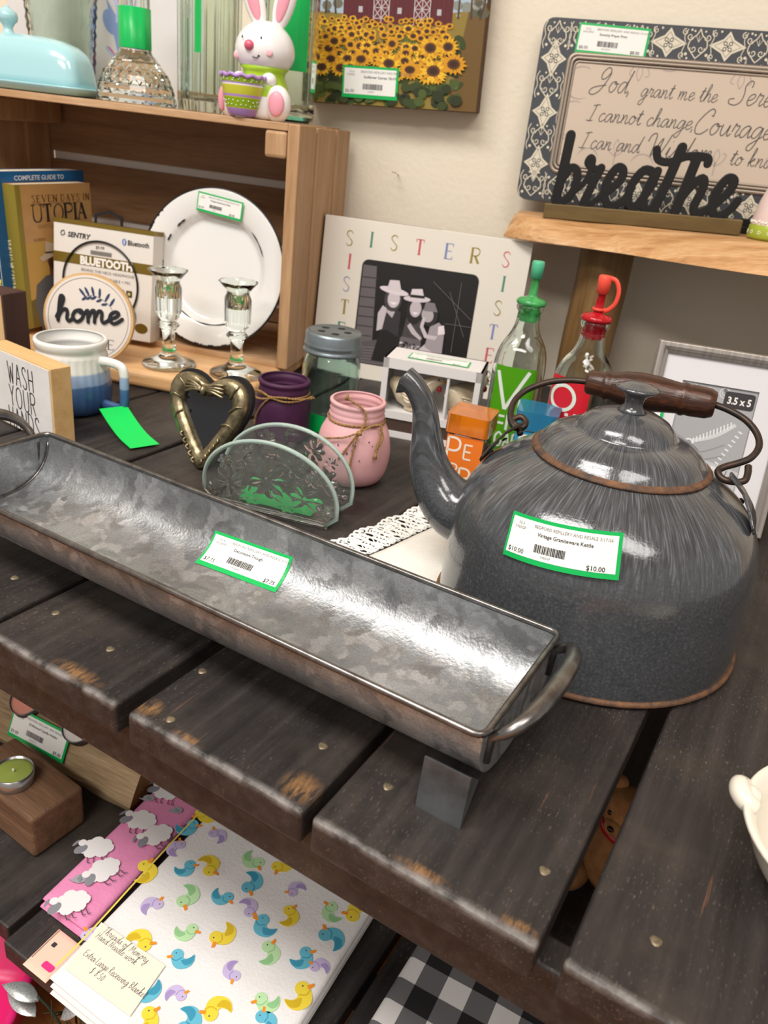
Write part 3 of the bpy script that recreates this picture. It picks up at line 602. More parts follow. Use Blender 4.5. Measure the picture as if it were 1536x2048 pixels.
# bail wire and grip, folded back
def bl(x, rho): b_ = R(33); return Vector((x, rho*math.cos(b_), .135+rho*math.sin(b_)))
left = [(-.0795, .004), (-.0845, .011), (-.0905, .0145), (-.0860, .021), (-.0800, .0180), (-.0795, .0120), (-.0850, .0090), (-.0915, .0150), (-.0955, .0280), (-.0950, .0400), (-.0890, .0520), (-.0760, .0640), (-.0600, .0710), (-.046, .0735)]
right = [(.052, .0790), (.0640, .0765), (.0780, .0700), (.0880, .0590), (.0915, .0470), (.0880, .0350), (.0800, .0270), (.0730, .0215), (.0690, .0160), (.0730, .0100), (.0810, .0095), (.0880, .0130), (.0890, .0200), (.0880, .0270)]
for nm, pts in (('bail_wire', left), ('bail_wire', right)):
    mb = MB(M_IRON); mb.tube([bl(*p) for p in pts], .0026, seg=10, sub=4); mb.build(nm, K)
a, c = bl(-.047, .0733), bl(.0535, .0788)
mb = MB(M_GRIP); ax = (c-a); Lg = ax.length; mb.M = Matrix.Translation(a) @ ax.to_track_quat('Z', 'Y').to_matrix().to_4x4()
gp = [(0, 0), (.0085, .0), (.0098, .002), (.0100, .012), (.0108, .0145), (.0118, .0165), (.0108, .0185), (.0112, .021), (.0138, .030), (.0150, .042), (.0145, .055), (.0128, .068), (.0122, .0735), (.0132, .0755), (.0132, .0775), (.0122, .0795), (.0126, .083), (.0120, .095), (.0100, Lg-.0008), (.0085, Lg), (0, Lg)]
mb.lathe(gp, seg=32); mb.build('grip', K)
def ket_fn(p):
    rr_ = .1174+max(0, (.075-p.z))*.04-max(0, p.z-.075)*.1-max(0, p.z-.09)*.14-p.y; an = R(-95.5)+p.x/.117; return Vector((rr_*math.cos(an), rr_*math.sin(an), p.z))
price_tag(K, TR(-.0405, 0, .0870)@Matrix.Rotation(-R(6.6), 4, 'Y'), 'Vintage Graniteware Kettle', '$10.00', .083, .031, ket_fn, '3Y65GP', sec='55-3')
# ---------------------------------------------------------------- small things on the table top
M_TWINE = mat('jute_twine', 'a8834f', .9, nz=(400, '6e5230', .8))
def twist(mb, pts, r=.0011, sub=6, m=None):
    """two strand twine"""
    base = spline([Vector(p) for p in pts], sub); n = len(base); up = Vector((0, 0, 1)); acc = 0
    A, B = [], []
    for i in range(n):
        t = (base[min(i+1, n-1)]-base[max(i-1, 0)]).normalized(); u = t.cross(Vector((.31, .2, .93))).normalized(); v = t.cross(u)
        if i: acc += (base[i]-base[i-1]).length
        an = acc/.0016*1.2; d = u*math.cos(an)+v*math.sin(an); A.append(base[i]+d*r*.55); B.append(base[i]-d*r*.55)
    for q in (A, B): mb.tube(q, r*.72, m, seg=6)
def jar_profile(pts, wall=.003):
    out = [(0, 0)]+pts; ins = [(max(r-wall, 0), z) for r, z in reversed(pts)]; ins[-1] = (ins[-1][0], pts[0][1]+wall); return out+ins+[(0, pts[0][1]+wall)]
M_PINKJ = mat('chalky_pink_paint', 'e0aeb0', .7, nz=(14, 'c98f93', .6), bump=(60, .3)); M_CHIP = mat('chipped_glass', '5f5560', .3)
M_PURPJ = mat('chalky_purple_paint', '4d2547', .55, nz=(14, '3a1a38', .6), bump=(60, .3))
pj = thing('painted_jar', 'pink chalk painted glass jar with a twine bow', 'jar', (-.405, .683, 0), R(36), group='painted twine jars')
pts = smoothprof([(.024, .0005), (.031, .003), (.0365, .014), (.0385, .03), (.0385, .042), (.0365, .054), (.0325, .063), (.0292, .068)], 3)+[(.0285, .0705), (.0292, .0725), (.0295, .0742), (.0285, .0758), (.0282, .0775), (.0291, .0795), (.0283, .0812), (.0282, .0845), (.0294, .0858), (.0295, .088), (.0282, .0893)]
def facet(a, i, r):
    z = pts[i-1][1] if 0 < i <= len(pts) else .2
    return r*(1+.022*math.cos(7*a+z*60)*max(0, 1-abs(z-.036)/.032)) if 0 < i <= len(pts) else r
mb = MB(M_PINKJ); mb.lathe(jar_profile(pts, .0028), seg=84, rf=facet); mb.build('jar_body', pj)
mb = MB(M_CHIP)
for a, z, s in ((-95, .052, .0018), (-72, .056, .0009), (-105, .043, .0011), (-60, .046, .001), (-85, .036, .0008), (-120, .050, .001), (-66, .0515, .0007), (-98, .0465, .0006)):
    mb.M = Matrix.Rotation(R(a+90), 4, 'Z'); mb.disc(0, z, s, -.0394+max(0, z-.045)*.12, None, 7, s*1.3)
mb.build('chipped_spots', pj)
mb = MB(M_TWINE); rg = .0300
twist(mb, [(rg*math.cos(a*.3491), rg*math.sin(a*.3491), .0695+.0006*math.sin(a)) for a in range(19)], .0011)
f = lambda x, z, o=0: (x, -math.sqrt(max(.0398**2-x*x, .0001))-o, z)
kx = .0
for q in ([f(0, .067), f(.014, .072, -.006), f(.024, .070, -.004), f(.021, .054, .001), f(.020, .047, .002)], [f(0, .067), f(-.014, .060), f(-.030, .055, .003), f(-.037, .050, .004), f(-.036, .040, .006)],
          [f(0, .067), f(-.004, .050, .001), f(-.006, .028, .001), f(-.004, .020)], [f(0, .067), f(.006, .076, -.006), f(.004, .088, -.008), f(-.012, .098, -.008), f(-.014, .101, -.008)], [f(0, .067), f(-.010, .050), f(-.018, .036, .001)],
          [f(.022, .0695, -.004), f(.026, .060), f(.020, .046, .002), f(.019, .042, .002)]): twist(mb, q, .0011)
mb.tube([f(-.002, .067, .001), f(.003, .0665, .001)], .0026, seg=8)
for q in ((.0195, .043, .003), (-.014, .101, -.008)): mb.tube([f(q[0], q[1]+.002, q[2]), f(q[0]-.0003, q[1]-.004, q[2])], [.0012, .0024], seg=7)
mb.build('twine_bow', pj)
pu = thing('painted_jar', 'dark purple painted glass jar with twine around its neck', 'jar', (-.533, .727, 0), R(34), group='painted twine jars')
ppts = smoothprof([(.026, .0005), (.0310, .003), (.0318, .012), (.0318, .045), (.0300, .053), (.0285, .057)], 3)+[(.0285, .0585), (.0295, .060), (.0285, .062), (.0290, .064), (.0285, .0665), (.0303, .068), (.0305, .0705), (.0292, .072)]
mb = MB(M_PURPJ); mb.lathe(jar_profile(ppts, .0028), seg=64, rf=lambda a, i, r: r*(1+.012*math.cos(8*a)) if 4 < i < 14 else r); mb.build('jar_body', pu)
mb = MB(M_TWINE); rg = .0300
twist(mb, [(rg*math.cos(a*.3491), rg*math.sin(a*.3491), .0570) for a in range(19)]); 
f = lambda x, z, o=0: (x, -math.sqrt(max(.0322**2-x*x, .0001))-o, z)
for q in ([f(-.014, .057, .001), f(-.026, .061, .002), f(-.034, .059, .006), f(-.034, .053, .006), f(-.024, .053, .003), f(-.012, .057, .001)], [f(-.014, .057, .001), f(-.022, .047, .001), f(-.030, .030, .004), f(-.032, .018, .004)],
          [f(-.014, .057, .001), f(0, .0595, .002), f(.014, .0575, .002), f(.026, .056, .003), f(.036, .0565, .006)], [f(-.014, .057, .001), f(.002, .0545, .002), f(.018, .0550, .002), f(.034, .058, .006)]): twist(mb, q, .0012)
mb.build('twine_bow', pu)
# mason jar
M_AQUA = glass('aqua_glass', 'd4eae4', .03); M_ZINC = mat('zinc_lid', '8f9a9f', .38, .75, nz=(40, '70797e', .7)); M_HOLE = P('15181a')
mj = thing('mason_jar', 'pale aqua glass mason jar with a grey metal lid of round holes', 'jar', (-.515, .797, 0))
mp_ = smoothprof([(.028, .001), (.0335, .004), (.0352, .014), (.0355, .07), (.0345, .084), (.0305, .094), (.029, .098)], 3)+[(.0288, .112)]
mb = MB(M_AQUA); mb.lathe(jar_profile(mp_, .0028), seg=56); mb.build('glass_body', mj)
mb = MB(M_ZINC); mb.lathe([(.0322, .0965), (.0358, .0965), (.0365, .0985), (.0350, .1005), (.0342, .1030), (.0352, .1050), (.0348, .107), (.0340, .109), (.0342, .118), (.0325, .1210), (.030, .1220), (.0286, .1212), (0, .1212), (0, .1195), (.0315, .1195), (.0322, .0965)], seg=56); ld = mb.build('lid', mj)
mb = MB(M_HOLE)
for k in range(5):
    a = R(72*k+20); mb.M = Matrix.Translation((.0165*math.cos(a), .0165*math.sin(a), .12135)); mb.lathe([(0, 0), (.0048, 0), (.0048, -.0008)], seg=18)
mb.build('shaker_holes', ld)
mb = MB(GREEN); mb.M = Matrix.Translation((-.004, -.034, 0)); mb.box(-.006, .022, -.0022, -.0016, .004, .026); mb.build('price_sticker', mj)
# heart frame
M_SILV = mat('antique_silver', 'b3a684', .33, .85, nz=(90, '4d4536', .85), bump=(240, .2)); M_VELV = mat('black_velvet', '121113', .8); M_DARKGL = mat('dark_glazing', '14151a', .08, coat=.5)
HEART = [(0, 0), (-.10, .07), (-.22, .22), (-.36, .42), (-.47, .62), (-.50, .78), (-.46, .91), (-.36, .985), (-.24, 1.0), (-.12, .965), (0, .905), (.12, .965), (.24, 1.0), (.36, .985), (.46, .91), (.50, .78), (.47, .62), (.36, .42), (.22, .22), (.10, .07)]
HEARTI = [(0, 0), (-.10, .10), (-.22, .27), (-.36, .48), (-.46, .66), (-.50, .80), (-.46, .92), (-.36, .98), (-.24, .985), (-.12, .95), (0, .90), (.12, .95), (.24, .985), (.36, .98), (.46, .92), (.50, .80), (.46, .66), (.36, .48), (.22, .27), (.10, .10)]
def heart(w, h, ox=0, oz=0, pts=None):
    return [(ox+p.x*w, oz+p.y*h) for p in spline([Vector((a, b_, 0)) for a, b_ in (pts or HEART)], 3, True)]
hf = thing('heart_photo_frame', 'heart shaped pewter photo frame with a bow, standing by the napkin holder', 'picture frame', (-.533, .588, 0), R(2), R(15), R(5))
ho = heart(.099, .099); hi = heart(.066, .063, 0, .0205, HEARTI)
mb = MB(M_SILV); n = len(ho); vs = []; 
lay = [(1.0, .002, 0), (1.0, -.003, 0), (.965, -.0065, 0), (.5, -.0085, 0), (.12, -.006, 0), (0, -.003, 0), (0, .001, 0)]
for wgt, y, _ in lay: vs += [(a[0]*wgt+b_[0]*(1-wgt), y, a[1]*wgt+b_[1]*(1-wgt)) for a, b_ in zip(ho, hi)]
mb.add(vs, [(l*n+i, l*n+(i+1) % n, (l+1)*n+(i+1) % n, (l+1)*n+i) for l in range(len(lay)-1) for i in range(n)], None, True); mb.build('frame', hf)
mb = MB(M_SILV)   # wrapped ribbons and vine relief
for k in (10, 14, 19, 41, 46, 50):
    a, b_ = ho[k], hi[(k+1) % n]; mb.tube([(a[0]*.97, -.0055, a[1]), ((a[0]+b_[0])/2+.002, -.0098, (a[1]+b_[1])/2+.003), (b_[0], -.006, b_[1])], .0013, seg=6, sub=4)
for s in (-1, 1):
    for q in range(4): mb.tube([(0, -.0105, .0830), (s*.012, -.0130, .0868+.0022*q-.004), (s*.025, -.0100, .0808+.0042*q-.002)], [.0013, .0020, .0012], seg=7, sub=4)
    for q in range(5):
        x, z = s*(.004+.0045*q), .006+.0062*q; mb.tube([(x, -.0085, z), (x+s*.003, -.0105, z+.003), (x+s*.001, -.0085, z+.006)], .0013, seg=6, sub=3)
mb.tube([(0, -.0100, .0785), (0, -.0132, .083), (0, -.0100, .0875)], .0032, seg=10); mb.build('ribbon_relief', hf)
mb = MB(M_VELV); mb.prism(heart(.105, .1035, 0, -.001), .0021, .008); mb.build('backing', hf)
mb = MB(M_DARKGL); mb.prism([(x*1.03, z) for x, z in hi], .0, .0018); mb.build('glazing', hf)
mb = MB(M_VELV); mb.add([(-.015, .0085, .07), (.015, .0085, .07), (.012, .034, .006), (-.012, .034, .006), (-.015, .0105, .07), (.015, .0105, .07), (.012, .036, .006), (-.012, .036, .006)], [(0, 1, 2, 3), (7, 6, 5, 4), (0, 4, 5, 1), (2, 6, 7, 3), (1, 5, 6, 2), (3, 7, 4, 0)]); mb.build('easel', hf)
# glass napkin holder
M_GLASS = glass('clear_glass', 'f4fbf7', .01); M_GLASSE = glass('pressed_glass', 'eef7f2', .03, bump=(260, .3))
nh = thing('napkin_holder', 'clear pressed glass napkin holder with raised flowers', 'napkin holder', (-.4165, .568, 0), R(13))
M_GEDGE = mat('glass_edge', 'd9efe5', .15, 0, .55)
FLW = [(-.001, .038, .021, 9), (-.040, .026, .016, 8), (.038, .026, .016, 8), (-.025, .055, .011, 7), (.025, .055, .011, 7), (.018, .016, .011, 7), (-.019, .016, .011, 7), (.0, .066, .007, 6), (.056, .016, .009, 7), (-.056, .016, .009, 7), (.044, .046, .007, 6), (-.044, .046, .007, 6)]
def relief(x, z):
    h = 0
    for cx, cz, r, n_ in FLW:
        dx, dz_ = x-cx, z-cz; q = math.hypot(dx, dz_)
        if q > r*1.02: continue
        pet = abs(math.cos(n_*math.atan2(dz_, dx)/2)); re = r*(.42+.58*pet)
        if q < re: h = max(h, .0030*math.sqrt(1-(q/re)**2)*(.35+.65*pet))
        if q < r*.2: h = max(h, .0040*math.sqrt(1-(q/(r*.2))**2))
    return h
def panel(y, tilt, nm):
    W2, nx, nz = .0685, 110, 56; mb = MB(M_PRESS); mb.M = TR(0, y, .0035, tilt); vs = []
    def col(x): return max(0, (abs(x)-.057)*.9), .020+.054*math.sqrt(max(0, 1-(x/W2)**2))
    for lay in (0, 1):
        for i in range(nx+1):
            x = W2*math.sin((i/nx-.5)*math.pi); z0, z1 = col(x)
            for j in range(nz+1):
                z = z0+(z1-z0)*j/nz; e = min(1, min(z1-z, W2-abs(x))/.004); vs.append((x, (-.0021-relief(x, z)*max(0, e)) if lay == 0 else .0021, z))
    k = (nx+1)*(nz+1); m_ = nz+1
    fs = [(i*m_+j, (i+1)*m_+j, (i+1)*m_+j+1, i*m_+j+1) for i in range(nx) for j in range(nz)]+[(k+i*m_+j, k+i*m_+j+1, k+(i+1)*m_+j+1, k+(i+1)*m_+j) for i in range(nx) for j in range(nz)]
    for i in range(nx):
        fs += [(i*m_, k+i*m_, k+(i+1)*m_, (i+1)*m_), (i*m_+nz, (i+1)*m_+nz, k+(i+1)*m_+nz, k+i*m_+nz)]
    for j in range(nz): fs += [(j, j+1, k+j+1, k+j), (nx*m_+j, k+nx*m_+j, k+nx*m_+j+1, nx*m_+j+1)]
    mb.add(vs, fs, None, True)
    rimp = [(W2*math.sin((i/40-.5)*math.pi), 0, col(W2*math.sin((i/40-.5)*math.pi))[1]) for i in range(41)]
    mb.tube([(-.0685, 0, .0105)]+rimp+[(.0685, 0, .0105), (.0575, 0, .0005)], .0021, M_GEDGE, seg=8)
    return mb.build(nm, nh)
M_PRESS = mat('pressed_glass', 'f6fbf8', .02, 0, .97)
panel(-.019, .10, 'glass_panel'); panel(.019, -.10, 'glass_panel')
mb = MB(M_GLASS); mb.box(-.060, .060, -.021, .021, .0005, .007); mb.build('base', nh, bevel=.0015)
mb = MB(GREEN); mb.box(-.035, .040, -.012, .010, .0074, .0078); mb.build('price_sticker', nh)
# mug
M_MUG = mat('white_stoneware', 'e9e8e2', .25, coat=.3)
def mugmat():
    m = bpy.data.materials.new('dipped_blue_glaze'); m.use_nodes = True; N, L = nodes(m); b = N['Principled BSDF']; b.inputs['Roughness'].default_value = .22
    tc = N.new('ShaderNodeTexCoord'); s = N.new('ShaderNodeSeparateXYZ'); L.new(tc.outputs['Object'], s.inputs[0]); n = N.new('ShaderNodeTexNoise'); n.inputs['Scale'].default_value = 30; L.new(tc.outputs['Object'], n.inputs[0])
    a = N.new('ShaderNodeMath'); a.operation = 'MULTIPLY_ADD'; a.inputs[1].default_value = .006; L.new(n.outputs[0], a.inputs[0]); L.new(s.outputs[2], a.inputs[2])
    mr = N.new('ShaderNodeMapRange'); mr.inputs[1].default_value = 0; mr.inputs[2].default_value = .09; L.new(a.outputs[0], mr.inputs[0])
    cr = ramp(N, [(0, '2f4c76'), (.36, '3e5f8e'), (.45, '4a6a98'), (.47, '8fa5c8'), (.60, '9db0d0'), (.63, 'e9e8e2')]); L.new(mr.outputs[0], cr.inputs[0]); L.new(cr.outputs[0], b.inputs['Base Color']); return m
M_MUGB = mugmat()
mg = thing('mug', 'white and blue dipped stoneware mug with fluted sides', 'mug', (-.763, .618, 0), R(12))
pts = smoothprof([(.030, .001), (.036, .002), (.042, .012), (.0435, .028), (.0425, .045), (.0405, .062), (.0400, .071)], 3)+[(.0388, .0735), (.0388, .076), (.0402, .078), (.0412, .084), (.0408, .0865), (.0395, .0875)]
mb = MB(M_MUGB); mb.lathe(jar_profile(pts, .0035), seg=120, rf=lambda a, i, r: r*(1+.010*math.cos(30*a)) if 6 < i < 19 else r); mb.build('cup', mg)
mb = MB(M_MUGB); mb.tube([(.038, 0, .066), (.050, 0, .067), (.066, 0, .065), (.0708, 0, .058), (.071, 0, .040), (.070, 0, .020), (.064, 0, .013), (.041, 0, .014)], [.0045, .0042, .0042, .0045, .0045, .0045, .0045, .005], seg=12, sub=5, flat=1.3); mb.build('handle', mg)
M_TAGG = mat('bright_green_card', '0bd35a', .5)
mb = MB(M_TAGG); ang = R(-65); 
mb.M = Matrix.Translation((.0640, -.0130, .0180)) @ Matrix.Rotation(R(-33), 4, 'Z')
cv = []
nx = 14
for i in range(nx+1):
    u = i/nx; x = .090*u; z = -.0155*math.sin(min(1, u*1.25)*math.pi/2)+.0009*(u > .8)*0; cv.append((x, z))
vs = [(x, sy*.0165+(.006 if 0 else 0), z+k) for k in (0, .0004) for x, z in cv for sy in (-1, 1)]
o_ = 2*(nx+1); fs = []
for i in range(nx):
    a = 2*i; fs += [(a, a+1, a+3, a+2), (o_+a, o_+a+2, o_+a+3, o_+a+1), (a, a+2, o_+a+2, o_+a), (a+1, o_+a+1, o_+a+3, a+3)]
fs += [(0, o_, o_+1, 1), (2*nx, 2*nx+1, o_+2*nx+1, o_+2*nx)]
mb.add(vs, fs); tg = mb.build('hang_tag', mg); tg['label'] = 'bright green hang tag on a thread'
mb = MB(M_IRON); mb.tube([(.062, -.004, .016), (.066, .006, .020), (.074, .008, .013), (.070, -.004, .006), (.060, -.012, .016)], .0004, seg=5, sub=5); mb.build('tag_thread', tg)
# wash your hands block
M_BLK = wood('block_wood', ['c59a62', 'd5ad76', 'dfba86'], 1.5, 0, .55, bump=.1); M_WHT = mat('whitewashed_face', 'e4e2df', .6, nz=(30, 'd4cfcb', .7))
ws = thing('wooden_sign', 'white WASH YOUR HANDS block sign with bare wood edges', 'sign', (-.7380, .528, 0), R(-6))
mb = MB(M_BLK); mb.box(-.06, .06, -.0, .0235, 0, .0865); mb.build('block', ws, bevel=.0008)
mb = MB(M_WHT); mb.box(-.0578, .0578, -.0010, .0001, .002, .0845); mb.build('painted_face', ws)
mb = MB(INK); y = -.0012
for body, z, x in (('WASH', .0525, 0), ('YOUR', .0265, .0), ('HANDS', .001, 0)):
    mb.write(body, x+.004, z, .0240, y, .0016, None, CAPS, sx=.70, gap=.26, align='CENTER')
mb.build('lettering', ws)
# block with pin holes, left edge
M_BIRCH = wood('birch_face', ['c29a66', 'd2ac78', 'ddbb8a'], 1.2, 2, .5, bump=.1); M_WALN = mat('dark_brown_stain', '4a3029', .6, nz=(30, '38231e', .7, (1, 1, .2)))
pb = thing('wooden_pin_block', 'tan block with dark brown sides and pin holes at the left edge of the table', 'block', (-.905, .585, 0), R(8))
mb = MB(M_WALN); mb.box(-.06, .06, 0, .036, 0, .123); mb.build('block', pb, bevel=.001)
mb = MB(M_BIRCH); mb.box(-.0598, .0575, -.0012, .0, .001, .1215); mb.build('face_panel', pb)
mb = MB(P('5b3b22')); rn = random.Random(5)
for i in range(16): mb.disc(-.01+.012*(i % 5)+rn.uniform(-.003, .003), .060+.012*(i//5)+rn.uniform(-.003, .003), .0011, -.0014, None, 8)
mb.line(arc(.018, .0, .046, 15, 100, 12), .0012, -.0014); mb.build('pin_holes', pb)
# lace cloth under the kettle
M_LINEN = mat('white_linen', 'eeece4', .85, nz=(25, 'dedbd0', .6), bump=(500, .3)); M_LACE = mat('white_lace', 'f1f0ea', .8)
dl = thing('lace_doily', 'white linen doily with a wide lace border under the kettle spout', 'doily', (-.205, .585, .0002), R(0))
mb = MB(M_LINEN); rn = random.Random(2); n = 26
cor = [(-.098, -.078), (.10, -.078), (.10, .075), (-.068, .082)]
def dz(x, y): return .0012+.0022*max(0, noise.noise(Vector((x*26, y*14, 3))))+.0012*max(0, noise.noise(Vector((x*60, y*50, 9))))
vs = []
for j in range(n+1):
    for i in range(n+1):
        u, v = i/n, j/n; x = (cor[0][0]*(1-u)+cor[1][0]*u)*(1-v)+(cor[3][0]*(1-u)+cor[2][0]*u)*v; y = (cor[0][1]*(1-u)+cor[1][1]*u)*(1-v)+(cor[3][1]*(1-u)+cor[2][1]*u)*v
        hz = dz(x, y) if (x-.0934)**2+(y+.0026)**2 > .128**2 and y > -.06 else .0008
        vs.append((x, y, min(hz, .0008+max(0, math.hypot(x-.0934, y+.0026)-.124)*.15)))
mb.add(vs, [(j*(n+1)+i, j*(n+1)+i+1, (j+1)*(n+1)+i+1, (j+1)*(n+1)+i) for j in range(n) for i in range(n)], None, True); mb.build('linen_centre', dl, solid=.0006)
mb = MB(M_LACE)
def edgept(s): # along left and back edge of the linen
    a, b_, c_ = Vector((-.099, -.070, 0)), Vector((-.069, .083, 0)), Vector((.03, .086, 0))
    l1 = (b_-a).length
    return (a+(b_-a)*(s/l1), Vector((-.98, .19, 0))) if s < l1 else (b_+(c_-b_)*((s-l1)/(c_-b_).length), Vector((0, 1, 0)))
s = 0; k = 0
while s < .24:
    p, nn = edgept(s); tt = Vector((nn.y, -nn.x, 0)); r = .0055+.0015*math.sin(k*1.7); z = Vector((0, 0, .0012))
    for d, rr_ in ((.006, .0046), (.0155, .0056), (.0265, .0054)):
        c_ = p+nn*(d+.0012*math.sin(k*2.1))+tt*(.002*math.cos(k+d*300)); mb.tube([c_+nn*(rr_*math.cos(a*.7854))+tt*(rr_*.85*math.sin(a*.7854))+z for a in range(8)], .0009, seg=5, closed=True)
        if (k+int(d*1000)) % 2: mb.tube([c_+nn*(rr_*.45*math.cos(a*1.0472))+tt*(rr_*.45*math.sin(a*1.0472))+z for a in range(6)], .0009, seg=5, closed=True)
    sc_ = .0330+.0060*abs(math.sin(k*.62)); mb.tube([p+nn*(sc_*.86)+tt*.0065+z, p+nn*sc_+z, p+nn*(sc_*.86)-tt*.0065+z], .0014, seg=5, sub=4)
    mb.tube([p+tt*.004+z, p+nn*.010-tt*.002+z, p+nn*.019+tt*.003+z, p+nn*.031+z], .0007, seg=5, sub=3); mb.tube([p-tt*.002+z, p+nn*.026-tt*.004+z], .0006, seg=5)
    s += .0078; k += 1
lc = mb.build('lace_border', dl)
# white dish, right edge
M_CREAM = mat('ivory_glazed_ceramic', 'dcd5c6', .18, coat=.4)
bw = thing('handled_dish', 'ivory ceramic dish with a small curled grip at the right edge', 'dish', (.0985, .3985, 0), R(20))
dp_ = smoothprof([(.030, .001), (.040, .003), (.052, .015), (.060, .030), (.0635, .037)], 3)+[(.0650, .0385), (.0640, .0400), (.0610, .0395)]
mb = MB(M_CREAM); mb.lathe([(0, .001)]+dp_+smoothprof([(.0560, .0330), (.0500, .020), (.038, .008), (.020, .006), (0, .0055)], 3), seg=72); mb.build('dish_body', bw)
mb = MB(M_CREAM); mb.M = Matrix.Rotation(R(160), 4, 'Z'); mb.tube([(.057, .005, .036), (.0625, .005, .0375), (.0665, .001, .0390), (.0675, -.005, .0390), (.0640, -.0085, .0380)], [.0045, .0056, .0060, .0056, .0038], seg=14, sub=5); mb.tube([(.0575, -.004, .0355), (.0620, -.003, .0370), (.0660, -.004, .0378)], [.0045, .0056, .0035], seg=12, sub=4); mb.build('grip', bw)
# ---------------------------------------------------------------- things in and in front of the crate
def book(name, label, loc, yaw, w, h, d, m_cover, lean=0, group=None, page='e6dcc6'):
    """local: cover faces -Y, spine on the left edge"""
    t = thing(name, label, 'book', loc, yaw, lean, 0, group)
    mp = mat(name+'_pages', page, .8, nz=(1, 'c9bca0', .6, (1, 600, 1)))
    mb = MB(m_cover); c = .0009
    mb.box(-w/2, w/2, 0, c, 0, h); mb.box(-w/2, w/2, d-c, d, 0, h); mb.box(-w/2, -w/2+c, 0, d, 0, h); cv = mb.build('cover', t)
    mb = MB(mp); mb.box(-w/2+c, w/2-.001, c, d-c, .0008, h-.0008); mb.build('page_block', t)
    return t, cv
M_TAN = mat('golden_cover', 'b88a54', .4, nz=(6, 'cfa368', .8, (1, 1, 3)))
bpos = Vector((-1.000, .804, .0335))
bk, cv = book('paperback_book', 'tan and gold paperback with a cowboy in a white hat on its cover', bpos, R(100), .148, .2255, .020, M_TAN, R(1.5), 'paperbacks in the crate'); bk.scale = (1, 1, .85)
mb = MB(INK); y = -.0003; BR = P('5f3c1f')
mb.box(-.0752, -.0742, .0, .0202, .0005, .225, P('8a7a2a')); mb.box(-.0741, -.066, -.0002, .0001, .0005, .225, P('8a7a2a'))
serif(mb, 'SEVEN DAYS IN', -.046, .198, .0105, y-.0002, BR, gap=.45, sx=.95, w=.11)
serif(mb, 'UTOPIA', -.046, .168, .026, y-.0002, INK, gap=.22, sx=.92, w=.12)
mb.line([(-.046, .1955), (.052, .1955)], .0005, y-.0002, BR); mb.text("GOLF'S SACRED JOURNEY", -.040, .158, .0075, y-.0002, P('9c7440')); mb.text('ROBERT', -.05, .138, .0065, y-.0002, P('8a6430'))
mb.flat([(-.066, .0005), (.0735, .0005), (.0735, .148), (-.066, .135)], y, P('c29a4e')); mb.flat([(-.066, .0005), (.0735, .0005), (.0735, .05), (.0, .062), (-.066, .045)], y-.0001, P('6b5a22'))
mb.M = TR(-.019, 0, -.016); SH, SK, HT = P('5d5d60'), P('6e4630'), P('c9b79c')
mb.flat([(-.028, 0), (-.040, .05), (-.034, .085), (-.014, .098), (.016, .100), (.036, .088), (.044, .05), (.030, .0)], y-.0003, SH); mb.flat([(-.006, .096), (.012, .096), (.013, .125), (-.006, .126)], y-.0004, SK)
mb.disc(.004, .122, .0125, y-.0004, SK, 16, .016); mb.flat([(-.024, .128), (-.018, .121), (.004, .128), (.03, .126), (.034, .131), (.016, .133), (.014, .152), (.004, .149), (-.010, .153), (-.012, .134)], y-.0005, HT); mb.line([(-.012, .135), (.0155, .134)], .003, y-.0006, P('4a3a30'))
mb.line([(.004, .095), (.003, .03)], .0008, y-.0006, P('3c3c40')); mb.flat([(-.028, 0), (.030, 0), (.026, .03), (-.026, .03)], y-.0006, P('2a2418'))
mb.M = TR(-.0753, .0158, .040, 0, 0, R(-90)); serif(mb, 'SEVEN DAYS IN UTOPIA', 0, 0, .0085, -.0004, P('e8dcae'), rot=R(90), gap=.3, sx=.75, w=.16)
mb.build('cover_print', bk)
M_BLUE = mat('blue_cover', '17598f', .35, nz=(5, '1f6aa5', .7))
b2, cv = book('paperback_book', 'large blue paperback with yellow spine lettering behind the tan paperback', bpos+Vector((-.024, -.004, 0)), R(103), .195, .2475, .030, M_BLUE, R(1.5), 'paperbacks in the crate'); b2.scale = (1, 1, .83)
mb = MB(P('f2e53a')); mb.text('COMPLETE GUIDE TO', -.052, .2335, .0105, -.0004, P('dfe6ea'), bold=.012); mb.M = TR(-.0978, .026, .0, 0, 0, R(-90))
mb.text('HOMES', .0015, .155, .034, -.0006, P('f2e53a'), bold=.05, rot=R(-90), align='LEFT'); mb.text('COMPLETE GUIDE TO', .0185, .238, .0090, -.0006, P('dfe6ea'), bold=.02, rot=R(-90)); mb.line([(.0285, .02), (.0285, .245)], .0007, -.0006, P('dfe6ea'))
mb.build('cover_print', b2)
